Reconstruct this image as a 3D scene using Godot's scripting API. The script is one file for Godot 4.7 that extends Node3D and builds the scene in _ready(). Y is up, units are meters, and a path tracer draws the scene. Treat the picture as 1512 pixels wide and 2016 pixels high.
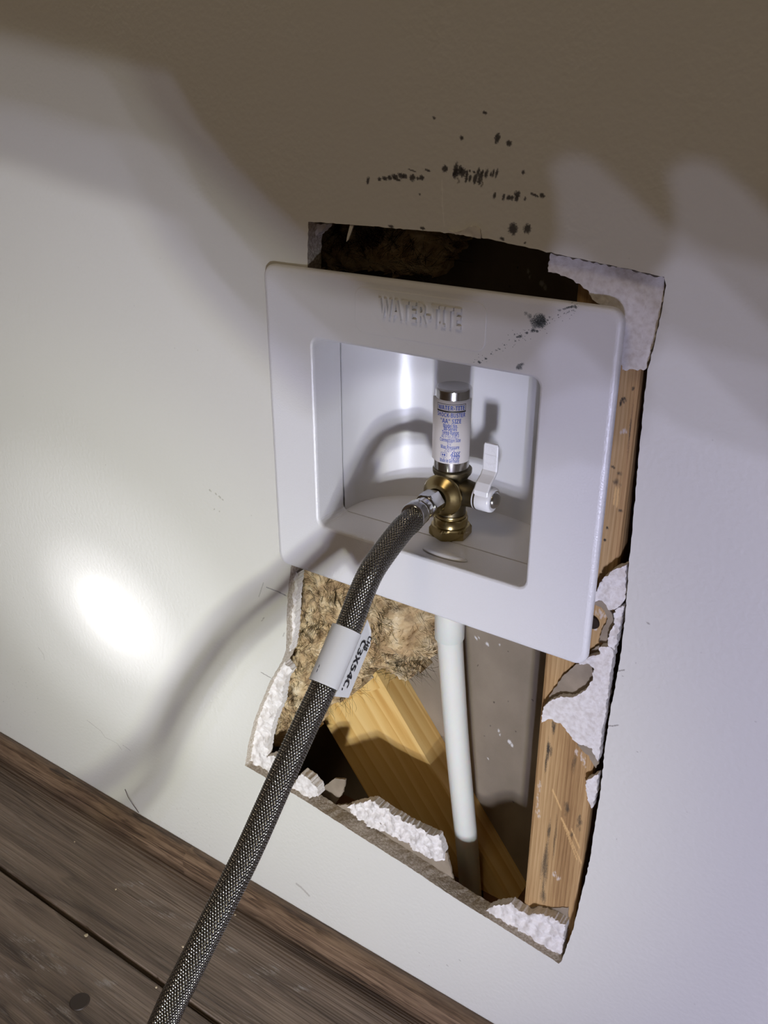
extends Node3D
# Recessed outlet box with valve, arrester and braided hose in a broken drywall hole.
# World: wall face is z = 0 (room on +z), floor top is y = 0, x runs right along the wall.

# ---------- photograph camera (1512 x 2016 frame) ----------
const FOCAL := 1800.0
const MID := Vector2(756, 1008)
const CAM := Vector3(0.0, 0.65, 0.42)
var ax := Vector3(0.8247, 0.2368, -0.5136).normalized()   # world x seen in camera (right, down, forward)
var ad := Vector3(0.0009, 0.9075, 0.42)                    # world down
var an := Vector3(0.5656, -0.3468, 0.7482)                 # into the wall
var lamp_at := Vector3(0.33, 0.15, 1.00)

var rng := RandomNumberGenerator.new()
var taken := {}

func ray(u: float, v: float) -> Vector3:
	var p := Vector3(u - MID.x, v - MID.y, FOCAL)
	return Vector3(p.dot(ax), -p.dot(ad), -p.dot(an))
func pz(u: float, v: float, z: float) -> Vector3:
	var r := ray(u, v)
	return CAM + r * ((z - CAM.z) / r.z)
func py(u: float, v: float, y: float) -> Vector3:
	var r := ray(u, v)
	return CAM + r * ((y - CAM.y) / r.y)
func pxx(u: float, v: float, x: float) -> Vector3:
	var r := ray(u, v)
	return CAM + r * ((x - CAM.x) / r.x)
func poly_px(list: Array, z: float) -> PackedVector2Array:
	var o := PackedVector2Array()
	for q in list:
		var w := pz(q[0], q[1], z)
		o.append(Vector2(w.x, w.y))
	return o
func zoomed(list: Array, ox: float, oy: float, s: float) -> Array:
	var o := []
	for q in list:
		o.append([ox + q[0] / s, oy + q[1] / s])
	return o

# ---------- naming ----------
func numbered(called: String) -> String:
	var n: int = taken.get(called, 0)
	taken[called] = n + 1
	return called if n == 0 else "%s_%03d" % [called, n]
func tag(o: Node, label: String, category: String, group := "") -> void:
	o.set_meta("label", label)
	o.set_meta("category", category)
	if group != "":
		o.set_meta("group", group)
func thing(called: String, label: String, category: String, at := Vector3.ZERO, group := "") -> Node3D:
	var o := Node3D.new()
	o.name = numbered(called)
	add_child(o)
	o.position = at
	tag(o, label, category, group)
	return o
func part(parent: Node3D, called: String, mesh: Mesh, mat: Material, label := "") -> MeshInstance3D:
	var m := MeshInstance3D.new()
	m.name = called if parent != self else numbered(called)
	m.mesh = mesh
	if mat != null:
		m.material_override = mat
	parent.add_child(m, true)
	if label != "":
		m.set_meta("label", label)
	return m
func structure(called: String, mesh: Mesh, mat: Material, label: String, category: String) -> MeshInstance3D:
	var m := part(self, called, mesh, mat)
	m.set_meta("kind", "structure")
	tag(m, label, category)
	return m

# ---------- mesh tools (counter-clockwise input, seen from outside) ----------
const FLAT := -1
class Build:
	var st := SurfaceTool.new()
	var uvf: Callable
	func _init(uv = null):
		st.begin(Mesh.PRIMITIVE_TRIANGLES)
		if uv != null: uvf = uv
	func grp(g: int) -> void:
		st.set_smooth_group(0xFFFFFFFF if g < 0 else g)
	func vtx(p: Vector3) -> void:
		if uvf.is_valid():
			st.set_uv(uvf.call(p))
		st.add_vertex(p)
	func tri(a: Vector3, b: Vector3, c: Vector3) -> void:
		vtx(a); vtx(c); vtx(b)
	func quad(a: Vector3, b: Vector3, c: Vector3, d: Vector3) -> void:
		tri(a, b, c); tri(a, c, d)
	func done(base: ArrayMesh = null) -> ArrayMesh:
		st.generate_normals()
		if uvf.is_valid():
			st.generate_tangents()
		return st.commit(base)
	# rings of equal point count; g = smooth group of each band
	func loft(rings: Array, g: Array, cap0 := true, cap1 := true) -> void:
		for i in rings.size() - 1:
			grp(g[i] if i < g.size() else g[g.size() - 1])
			var a: PackedVector3Array = rings[i]
			var b: PackedVector3Array = rings[i + 1]
			var n := a.size()
			for k in n:
				var k2 := (k + 1) % n
				quad(a[k], a[k2], b[k2], b[k])
		grp(-1)
		if cap0:
			fan(rings[0], true)
		if cap1:
			fan(rings[rings.size() - 1], false)
	func fan(r: PackedVector3Array, flip: bool) -> void:
		var c := Vector3.ZERO
		for p in r: c += p
		c /= r.size()
		for k in r.size():
			if flip: tri(c, r[(k + 1) % r.size()], r[k])
			else: tri(c, r[k], r[(k + 1) % r.size()])
	# polygon in xy between z0 (back) and z1 (front), through a transform
	func prism(p2: PackedVector2Array, z0: float, z1: float, xf := Transform3D.IDENTITY, back := true) -> void:
		var p := p2.duplicate()
		if Geometry2D.is_polygon_clockwise(p):
			p.reverse()
		var area := 0.0
		for i in p.size():
			area += p[i].cross(p[(i + 1) % p.size()])
		if area < 0: p.reverse()
		var t := Geometry2D.triangulate_polygon(p)
		grp(-1)
		for i in range(0, t.size(), 3):
			var a := p[t[i]]
			var b := p[t[i + 1]]
			var c := p[t[i + 2]]
			if (b - a).cross(c - a) < 0:
				var k := b; b = c; c = k
			tri(xf * Vector3(a.x, a.y, z1), xf * Vector3(b.x, b.y, z1), xf * Vector3(c.x, c.y, z1))
			if back:
				tri(xf * Vector3(a.x, a.y, z0), xf * Vector3(c.x, c.y, z0), xf * Vector3(b.x, b.y, z0))
		for i in p.size():
			var a := p[i]
			var b := p[(i + 1) % p.size()]
			quad(xf * Vector3(a.x, a.y, z0), xf * Vector3(b.x, b.y, z0), xf * Vector3(b.x, b.y, z1), xf * Vector3(a.x, a.y, z1))
	# box with chamfered edges
	func box(lo: Vector3, hi: Vector3, b := 0.001) -> void:
		var ring := func(ins: float, z: float) -> PackedVector3Array:
			var x0: float = lo.x + ins; var x1: float = hi.x - ins
			var y0: float = lo.y + ins; var y1: float = hi.y - ins
			return PackedVector3Array([Vector3(x0 + b, y0, z), Vector3(x1 - b, y0, z), Vector3(x1, y0 + b, z), Vector3(x1, y1 - b, z),
				Vector3(x1 - b, y1, z), Vector3(x0 + b, y1, z), Vector3(x0, y1 - b, z), Vector3(x0, y0 + b, z)])
		loft([ring.call(b, lo.z), ring.call(0.0, lo.z + b), ring.call(0.0, hi.z - b), ring.call(b, hi.z)], [-1])

func circle(c: Vector3, u: Vector3, v: Vector3, r: float, n: int, r2 := -1.0) -> PackedVector3Array:
	var o := PackedVector3Array()
	for k in n:
		var a := TAU * k / n
		o.append(c + u * (cos(a) * r) + v * (sin(a) * (r if r2 < 0 else r2)))
	return o
# profile: array of [radius, height along axis, smooth group of the band that starts here]
func lathe(b: Build, at: Vector3, axis: Vector3, prof: Array, n := 48) -> void:
	var w := axis.normalized()
	var u := w.cross(Vector3(0.31, 0.2, 0.93)).normalized()
	var v := w.cross(u)
	var rings := []
	var gs := []
	for p in prof:
		rings.append(circle(at + w * float(p[1]), u, v, p[0], n))
		gs.append(p[2] if p.size() > 2 else 1)
	b.loft(rings, gs, prof[0][0] > 0.00005, prof[prof.size() - 1][0] > 0.00005)
func tube(b: Build, pts: PackedVector3Array, rad: float, n := 12, taper := 1.0) -> void:
	var rings := []
	var side := Vector3.ZERO
	for i in pts.size():
		var d := (pts[mini(i + 1, pts.size() - 1)] - pts[maxi(i - 1, 0)]).normalized()
		if side == Vector3.ZERO:
			side = d.cross(Vector3(0.2, 0.9, 0.37)).normalized()
		side = (side - d * side.dot(d)).normalized()
		rings.append(circle(pts[i], side, d.cross(side), rad * lerpf(1.0, taper, float(i) / pts.size()), n))
	b.loft(rings, [1])
func round_rect(x0: float, x1: float, y0: float, y1: float, r: float, z: float, seg := 6) -> PackedVector3Array:
	var o := PackedVector3Array()
	var cs := [Vector2(x1 - r, y0 + r), Vector2(x1 - r, y1 - r), Vector2(x0 + r, y1 - r), Vector2(x0 + r, y0 + r)]
	for c in 4:
		for k in seg + 1:
			var a := -PI / 2 + c * PI / 2 + PI / 2 * k / seg
			o.append(Vector3(cs[c].x + cos(a) * r, cs[c].y + sin(a) * r, z))
	return o
func ragged(p: PackedVector2Array, step: float, amp: float, sd: int) -> PackedVector2Array:
	var fn := FastNoiseLite.new()
	fn.seed = sd
	fn.frequency = 1.0
	fn.fractal_octaves = 4
	var o := PackedVector2Array()
	for i in p.size():
		var a := p[i]
		var b := p[(i + 1) % p.size()]
		var n := maxi(1, int(a.distance_to(b) / step))
		var nn := (b - a).orthogonal().normalized()
		for k in n:
			var q := a.lerp(b, float(k) / n)
			o.append(q + nn * fn.get_noise_2d(q.x * 260.0, q.y * 260.0) * amp)
	return o
# a broken slab: ragged outline, bumpy face; z of the face comes from top.call(x, y)
func rough_slab(b: Build, outline: PackedVector2Array, top: Callable, zback: float, step := 0.0016, sd := 1, g := 1) -> void:
	var p := outline.duplicate()
	var area := 0.0
	for i in p.size():
		area += p[i].cross(p[(i + 1) % p.size()])
	if area < 0: p.reverse()
	var lo := p[0]
	var hi := p[0]
	for q in p:
		lo = lo.min(q); hi = hi.max(q)
	var r := RandomNumberGenerator.new()
	r.seed = sd
	var pts := p.duplicate()
	var y := lo.y
	while y < hi.y:
		var x := lo.x
		while x < hi.x:
			var q := Vector2(x + r.randf_range(-0.35, 0.35) * step, y + r.randf_range(-0.35, 0.35) * step)
			if Geometry2D.is_point_in_polygon(q, p):
				pts.append(q)
			x += step
		y += step
	var t := Geometry2D.triangulate_delaunay(pts)
	var h := PackedFloat32Array()
	for q in pts:
		h.append(top.call(q.x, q.y))
	b.grp(g)
	for i in range(0, t.size(), 3):
		var i0 := t[i]; var i1 := t[i + 1]; var i2 := t[i + 2]
		if not Geometry2D.is_point_in_polygon((pts[i0] + pts[i1] + pts[i2]) / 3.0, p):
			continue
		if (pts[i1] - pts[i0]).cross(pts[i2] - pts[i0]) < 0:
			var k := i1; i1 = i2; i2 = k
		b.tri(Vector3(pts[i0].x, pts[i0].y, h[i0]), Vector3(pts[i1].x, pts[i1].y, h[i1]), Vector3(pts[i2].x, pts[i2].y, h[i2]))
	b.grp(-1)
	var n := p.size()
	for i in n:
		var j := (i + 1) % n
		b.quad(Vector3(p[i].x, p[i].y, zback), Vector3(p[j].x, p[j].y, zback), Vector3(p[j].x, p[j].y, h[j]), Vector3(p[i].x, p[i].y, h[i]))
func text_points(s: String, size: float, bold := true, width := 1.0, depth := 0.0, face := "Droid Sans") -> PackedVector3Array:
	var f := SystemFont.new()
	f.font_names = PackedStringArray([face])
	f.font_weight = 700 if bold else 400
	var t := TextMesh.new()
	t.font = f
	t.text = s
	t.font_size = 48
	t.pixel_size = size / 48.0
	t.depth = depth
	t.curve_step = 1.5
	var a := t.get_mesh_arrays()
	var v: PackedVector3Array = a[Mesh.ARRAY_VERTEX]
	var ix = a[Mesh.ARRAY_INDEX]
	var o := PackedVector3Array()
	if ix == null or ix.size() == 0:
		o = v
	else:
		for k in ix:
			o.append(v[k])
	for k in o.size():
		o[k].x *= width
	return o

# ---------- materials ----------
func mat(c: Color, rough := 0.6, metal := 0.0) -> StandardMaterial3D:
	var m := StandardMaterial3D.new()
	m.albedo_color = c
	m.roughness = rough
	m.metallic = metal
	return m
func tex(img: Image) -> ImageTexture:
	img.generate_mipmaps()
	return ImageTexture.create_from_image(img)
func noise(sd: int, freq: float, oct := 4, warp := 0.0) -> FastNoiseLite:
	var n := FastNoiseLite.new()
	n.seed = sd
	n.frequency = freq
	n.fractal_octaves = oct
	n.noise_type = FastNoiseLite.TYPE_SIMPLEX_SMOOTH
	if warp > 0:
		n.domain_warp_enabled = true
		n.domain_warp_amplitude = warp
		n.domain_warp_frequency = freq * 0.8
	return n
func bump(sd: int, size: int, freq: float, oct: int, strength: float) -> ImageTexture:
	var im := noise(sd, freq, oct).get_seamless_image(size, size)
	im.convert(Image.FORMAT_RGBA8)
	im.bump_map_to_normal_map(strength)
	return tex(im)
func ramp(stops: Array, t: float) -> Color:
	t = clampf(t, 0.0, 1.0) * (stops.size() - 1)
	var i := mini(int(t), stops.size() - 2)
	return (stops[i] as Color).lerp(stops[i + 1], t - i)
# matter of mottled colour
func mottled(sd: int, w: int, h: int, freq: float, stops: Array, warp := 0.0, speck := 0.05) -> Image:
	var a := noise(sd, freq, 5, warp)
	var r := RandomNumberGenerator.new()
	r.seed = sd
	var im := Image.create(w, h, false, Image.FORMAT_RGB8)
	for y in h:
		for x in w:
			im.set_pixel(x, y, ramp(stops, 0.5 + 0.8 * a.get_noise_2d(x, y) + r.randf_range(-speck, speck)))
	return im
# wood: grain runs along v (image y); rings = number of growth lines over the width
func wood(sd: int, w: int, h: int, rings: float, stretch: float, stops: Array, sharp := 1.6, wobble := 1.0, pores := 0.12, tilt := 0.0, depth := 0.55) -> Image:
	var a := noise(sd, 1.0, 3)
	var c := noise(sd + 7, 1.0, 2)
	var d := noise(sd + 13, 1.0, 3)
	var im := Image.create(w, h, false, Image.FORMAT_RGB8)
	for y in h:
		var yy := float(y) / h
		for x in w:
			var xx := float(x) / w
			var ring := (xx + tilt * yy) * rings + wobble * a.get_noise_2d(xx * 3.0, yy * stretch) + 0.25 * wobble * c.get_noise_2d(xx * 9.0, yy * stretch * 3.0)
			var fr := fposmod(ring, 1.0)
			var t := pow(fr, sharp) * (1.0 - smoothstep(0.86, 1.0, fr))
			t = t * depth + (1.0 - depth) * (0.5 + 0.9 * c.get_noise_2d(xx * 5.0 + 40.0, yy * stretch))
			t += pores * d.get_noise_2d(xx * w * 0.22, yy * h * 0.010) + pores * 0.6 * d.get_noise_2d(xx * w * 0.6 + 300.0, yy * h * 0.03)
			im.set_pixel(x, y, ramp(stops, t))
	return im
# one worn / dirty spot on an image; ragged by noise
func dab(im: Image, cx: float, cy: float, rx: float, ry: float, ang: float, col: Color, alpha: float, grain := 0.6) -> void:
	var R := maxf(rx, ry) * 1.3 + 1
	var ca := cos(ang); var sa := sin(ang)
	for y in range(maxi(0, int(cy - R)), mini(im.get_height() - 1, int(cy + R)) + 1):
		for x in range(maxi(0, int(cx - R)), mini(im.get_width() - 1, int(cx + R)) + 1):
			var dx := x - cx; var dy := y - cy
			var u := (dx * ca + dy * sa) / rx
			var v := (-dx * sa + dy * ca) / ry
			var q := u * u + v * v + grain * rng.randf_range(-0.7, 0.7)
			if q < 1.0:
				var al := alpha * clampf((1.0 - q) * 1.8, 0, 1)
				im.set_pixel(x, y, im.get_pixel(x, y).lerp(col, al))

var M := {}
func make_materials() -> void:
	M.paint_normal = bump(5, 512, 0.055, 4, 1.6)
	M.plastic = mat(Color(0.865, 0.86, 0.855), 0.34)
	M.plastic.normal_enabled = true
	M.plastic.normal_texture = bump(8, 256, 0.16, 3, 1.2)
	M.plastic.normal_scale = 0.25
	M.plastic.uv1_triplanar = true
	M.plastic.uv1_scale = Vector3(22, 22, 22)
	M.pex = mat(Color(0.88, 0.88, 0.84), 0.32)
	M.pex.subsurf_scatter_enabled = true
	M.pex.subsurf_scatter_strength = 0.15
	M.brass = mat(Color(0.62, 0.55, 0.38), 0.26, 1.0)
	M.brass_dull = mat(Color(0.40, 0.365, 0.285), 0.40, 1.0)
	M.brass_dull.normal_enabled = true
	M.brass_dull.normal_texture = bump(21, 256, 0.2, 3, 2.0)
	M.brass_dull.normal_scale = 0.35
	M.brass_dull.uv1_triplanar = true
	M.brass_dull.uv1_scale = Vector3(60, 60, 60)
	M.steel = mat(Color(0.72, 0.71, 0.69), 0.2, 1.0)
	M.chrome = mat(Color(0.78, 0.78, 0.78), 0.12, 1.0)
	M.braid = mat(Color(0.55, 0.545, 0.525), 0.17, 1.0)
	M.core = mat(Color(0.14, 0.14, 0.145), 0.6)
	M.sticker = mat(Color(0.84, 0.82, 0.80), 0.45)
	M.tag_paper = mat(Color(0.80, 0.80, 0.79), 0.4)
	M.ink_blue = mat(Color(0.10, 0.27, 0.62), 0.5)
	M.ink_black = mat(Color(0.07, 0.07, 0.09), 0.5)
	M.handle = mat(Color(0.90, 0.90, 0.90), 0.25)
	M.black = mat(Color(0.05, 0.05, 0.055), 0.5)
	M.gypsum = mat(Color.WHITE, 0.95)
	M.gypsum.albedo_texture = tex(mottled(31, 256, 256, 0.03, [Color(0.80, 0.77, 0.74), Color(0.86, 0.84, 0.82), Color(0.90, 0.885, 0.87)], 0.0, 0.06))
	M.gypsum.normal_enabled = true
	M.gypsum.normal_texture = bump(33, 256, 0.07, 5, 3.0)
	M.gypsum.normal_scale = 0.5
	M.gypsum.uv1_triplanar = true
	M.gypsum.uv1_scale = Vector3(28, 28, 28)
	M.cut_edge = mat(Color.WHITE, 0.95)
	M.cut_edge.albedo_texture = tex(mottled(35, 256, 256, 0.045, [Color(0.60, 0.55, 0.48), Color(0.72, 0.68, 0.62), Color(0.84, 0.81, 0.77)], 0.0, 0.1))
	M.cut_edge.normal_enabled = true
	M.cut_edge.normal_texture = M.gypsum.normal_texture
	M.cut_edge.uv1_triplanar = true
	M.cut_edge.uv1_scale = Vector3(36, 36, 36)
	M.paper = mat(Color.WHITE, 0.9)
	M.paper.albedo_texture = tex(mottled(41, 512, 512, 0.012, [Color(0.50, 0.45, 0.385), Color(0.55, 0.50, 0.43), Color(0.60, 0.545, 0.475)], 0.0, 0.06))
	M.paper.uv1_triplanar = true
	M.paper.uv1_scale = Vector3(7, 7, 7)
	M.wool = mat(Color.WHITE, 0.95)
	M.wool.albedo_texture = tex(mottled(51, 512, 512, 0.011, [Color(0.52, 0.42, 0.30), Color(0.69, 0.58, 0.42), Color(0.78, 0.69, 0.53), Color(0.86, 0.80, 0.68)], 42.0, 0.05))
	M.wool.normal_enabled = true
	M.wool.normal_texture = bump(53, 512, 0.03, 5, 7.0)
	M.wool.uv1_triplanar = true
	M.wool.uv1_scale = Vector3(11, 11, 11)
	M.fibre = mat(Color.WHITE, 0.9)
	M.fibre.vertex_color_use_as_albedo = true
	M.crumb = mat(Color(0.80, 0.74, 0.62), 0.95)
	M.nail = mat(Color(0.24, 0.20, 0.17), 0.5, 0.8)
	M.hair = mat(Color(0.22, 0.09, 0.07), 0.5)
	M.room = mat(Color(0.70, 0.66, 0.60), 0.9)

func _ready() -> void:
	rng.seed = 77
	make_camera_and_light()
	make_materials()
	make_room()
	make_cavity()
	make_breakage()
	make_insulation()
	make_box()
	make_valve()
	make_arrester()
	make_hose()
	make_pipe()
	make_small_things()

# =====================================================================
func make_camera_and_light() -> void:
	ad = (ad - ax * ad.dot(ax)).normalized()
	an = ax.cross(ad)
	var cam := Camera3D.new()
	cam.name = "camera"
	cam.fov = rad_to_deg(2.0 * atan(1008.0 / FOCAL))
	cam.near = 0.02
	cam.far = 20.0
	add_child(cam)
	var right := Vector3(ax.x, -ad.x, -an.x)
	var down := Vector3(ax.y, -ad.y, -an.y)
	var fwd := Vector3(ax.z, -ad.z, -an.z)
	cam.transform = Transform3D(Basis(right, -down, -fwd), CAM)
	cam.current = true
	var we := WorldEnvironment.new()
	we.name = "world_environment"
	var e := Environment.new()
	e.background_mode = Environment.BG_COLOR
	e.background_color = Color(0, 0, 0)
	e.tonemap_mode = Environment.TONE_MAPPER_LINEAR
	e.tonemap_exposure = 1.0
	e.sdfgi_enabled = true
	e.ssao_enabled = true
	e.ssil_enabled = true
	we.environment = e
	add_child(we)
	# unseen ceiling lamp, out of view, placed to give dim warm light in the shade
	var lp := thing("unseen_ceiling_light", "unseen square warm white ceiling light panel, placed out of view for the dim warm light", "ceiling light", Vector3(-0.3, 2.4, 1.5))
	var b := Build.new()
	b.box(Vector3(-0.32, -0.03, -0.32), Vector3(0.32, 0.0, 0.32), 0.004)
	part(lp, "housing", b.done(), mat(Color(0.8, 0.8, 0.78), 0.5))
	b = Build.new()
	b.box(Vector3(-0.29, -0.034, -0.29), Vector3(0.29, -0.03, 0.29), 0.001)
	var glow := mat(Color(0.9, 0.88, 0.82), 0.6)
	glow.emission_enabled = true
	glow.emission = Color(1.0, 0.86, 0.68)
	glow.emission_energy_multiplier = 0.5
	part(lp, "diffuser", b.done(), glow)
	var al := AreaLight3D.new()
	al.name = "unseen_ceiling_glow"
	al.area_size = Vector2(0.58, 0.58)
	al.light_color = Color(1.0, 0.925, 0.80)
	al.light_energy = 0.80
	al.area_range = 12.0
	al.area_attenuation = 2.0
	al.shadow_enabled = true
	lp.add_child(al)
	al.position = Vector3(0, -0.04, 0)
	al.rotation = Vector3(-PI / 2, 0, 0)
	make_unseen_work_light()

# unseen LED work light, out of view to the lower right, lighting box and wall
func make_unseen_work_light() -> void:
	var wl := thing("unseen_work_light", "unseen black work light placed to light the wall, with six LEDs, torch lenses and a shading sheet", "work light", Vector3(lamp_at.x + 0.02, 0.0, lamp_at.z + 0.03))
	var o := wl.position
	var dark := mat(Color(0.05, 0.05, 0.05), 0.6)
	var b := Build.new()
	b.box(lamp_at + Vector3(-0.06, -0.075, 0.006) - o, lamp_at + Vector3(0.06, 0.075, 0.04) - o, 0.004)
	part(wl, "housing", b.done(), dark)
	b = Build.new()
	lathe(b, Vector3(0, 0.012, 0.02), Vector3.UP, [[0.008, 0.0, 1], [0.008, lamp_at.y - 0.08, 1]], 16)
	part(wl, "stand", b.done(), dark)
	b = Build.new()
	lathe(b, Vector3(0, 0, 0.02), Vector3.UP, [[0.09, 0.0, -1], [0.09, 0.01, -1], [0.085, 0.013, -1]], 32)
	part(wl, "base", b.done(), dark)
	var lens := mat(Color(0.9, 0.9, 0.95), 0.4)
	lens.emission_enabled = true
	lens.emission = Color(0.93, 0.92, 1.0)
	lens.emission_energy_multiplier = 4.0
	for r in 3:
		for c in 2:
			var at := lamp_at + Vector3(-0.034 + 0.068 * c, -0.050 + 0.050 * r, 0.0)
			b = Build.new()
			lathe(b, at - o + Vector3(0, 0, 0.0055), Vector3(0, 0, -1), [[0.008, 0.0, -1], [0.008, 0.001, 1], [0.006, 0.002, 1], [0.0, 0.0025, 1]], 20)
			part(wl, "led_lens", b.done(), lens)
			var l := AreaLight3D.new()
			l.name = "led_glow"
			l.area_size = Vector2(0.009, 0.009)
			l.light_color = Color(0.83, 0.84, 1.0)
			l.light_energy = 0.156
			l.area_range = 10.0
			l.area_attenuation = 2.0
			l.shadow_enabled = true
			wl.add_child(l, true)
			l.look_at_from_position(at + Vector3(0, 0, -0.004), Vector3(-0.30, 0.40, 0.0), Vector3.UP)
	# unseen torch lenses: the bright spot, and wide beams placed to brighten the left wall
	var aim := pz(218, 1208, 0.0)
	for q in [[0.0, [[1.6, 2.4, Color(0.97, 0.97, 1.0)], [3.2, 1.3, Color(0.95, 0.95, 1.0)], [7.0, 0.8, Color(0.93, 0.94, 1.0)]]], [-0.052, [[12.0, 0.15, Color(0.96, 1.0, 0.86)], [22.5, 0.50, Color(0.955, 0.97, 0.90)]]], [0.048, [[12.0, 0.13, Color(0.96, 1.0, 0.86)], [22.5, 0.45, Color(0.955, 0.97, 0.90)]]]]:
		var tl := lamp_at + Vector3(0, q[0], 0.0)
		b = Build.new()
		lathe(b, tl - o + Vector3(0, 0, 0.006), Vector3(0, 0, -1), [[0.013, 0.0, -1], [0.013, 0.002, 1], [0.009, 0.004, 1], [0.0, 0.005, 1]], 28)
		part(wl, "torch_lens", b.done(), lens)
		for k in q[1]:
			var s := SpotLight3D.new()
			s.name = "torch_beam"
			s.light_color = k[2]
			s.light_energy = k[1]
			s.light_size = 0.012
			s.spot_angle = k[0]
			s.spot_angle_attenuation = 1.0
			s.spot_range = 10.0
			s.spot_attenuation = 2.0
			s.shadow_enabled = true
			wl.add_child(s, true)
			s.look_at_from_position(tl + Vector3(0, 0, -0.016), aim, Vector3.UP)
	# unseen blocker: edge shaped to throw the stepped shade on the upper wall
	var t := 0.55
	var edge := [[-700, 60], [0, 205], [150, 252], [290, 290], [340, 380], [420, 480], [500, 560], [580, 630], [650, 690], [720, 725], [800, 740], [860, 748], [930, 765], [1000, 752], [1050, 728], [1090, 738], [1140, 728], [1180, 692], [1196, 640],
		[1190, 560], [1176, 522], [1215, 497], [1262, 508], [1320, 560], [1400, 640], [1500, 700], [1900, 820]]
	var pl := PackedVector2Array()
	for q in edge:
		var w := lamp_at + (pz(q[0], q[1], 0.0) - lamp_at) * t
		pl.append(Vector2(w.x - o.x, w.y - o.y))
	var top := 0.52
	pl.append(Vector2(pl[pl.size() - 1].x, top))
	pl.append(Vector2(pl[0].x, top))
	b = Build.new()
	var zv := lamp_at.z * (1.0 - t) - o.z
	b.prism(pl, zv - 0.001, zv)
	var vz := part(wl, "unseen_blocker", b.done(), dark)  # unseen sheet that blocks the lamp, standing out of view
	vz.set_meta("label", "unseen ragged black sheet shaped to shade the upper wall")
	b = Build.new()
	for sx in [-0.05, 0.05]:
		tube(b, PackedVector3Array([lamp_at - o + Vector3(sx, 0.07, 0.02), lamp_at - o + Vector3(sx, 0.28, -0.02), Vector3(lamp_at.x - o.x + sx * 2, 0.50, zv + 0.004)]), 0.003, 8)
	part(wl, "blocker_arm", b.done(), dark)  # added arms that carry the unseen blocking sheet

# =====================================================================
func wall_uv(p: Vector3) -> Vector2:
	return Vector2((p.x + 0.85), 1.0 - p.y)
func hole_outline() -> PackedVector2Array:
	var l := [[607, 436], [700, 443], [780, 450], [860, 456], [960, 470], [1085, 498], [1190, 520], [1250, 533], [1308, 545], [1311, 562],
		[1303, 612], [1288, 680], [1275, 728], [1268, 790], [1262, 850], [1255, 920], [1250, 985], [1243, 1060], [1238, 1110], [1235, 1160], [1229, 1230],
		[1222, 1290], [1213, 1340], [1202, 1400], [1190, 1480], [1182, 1560], [1171, 1625], [1160, 1700], [1145, 1760], [1128, 1830], [1105, 1893], [1100, 1897],
		[1000, 1833], [900, 1771], [800, 1704], [700, 1641], [600, 1576], [482, 1507], [490, 1461], [502, 1413], [531, 1343], [555, 1302], [563, 1280], [564, 1245], [566, 1175], [572, 1124], [600, 800]]
	return poly_px(l, 0.0)
func wx(u: float, v: float) -> Vector2:   # photo pixel -> pixel of the wall image
	var w := pz(u, v, 0.0)
	return Vector2((w.x + 0.85) * 2048.0, (1.0 - w.y) * 2048.0)
func mark(im: Image, u: float, v: float, ru: float, rv: float, ang: float, col: Color, al: float, grain := 0.6) -> void:
	var c := wx(u, v)
	dab(im, c.x, c.y, maxf(0.7, ru * 0.64), maxf(0.7, rv * 0.64), ang, col, al, grain)
func streak(im: Image, pts: Array, r: float, col: Color, al: float, grain := 0.6) -> void:
	for i in pts.size() - 1:
		var n := maxi(2, int(Vector2(pts[i][0], pts[i][1]).distance_to(Vector2(pts[i + 1][0], pts[i + 1][1])) / maxf(1.0, r)))
		for k in n:
			var t := float(k) / n
			mark(im, lerpf(pts[i][0], pts[i + 1][0], t), lerpf(pts[i][1], pts[i + 1][1], t), r, r, 0.0, col, al, grain)
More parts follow.
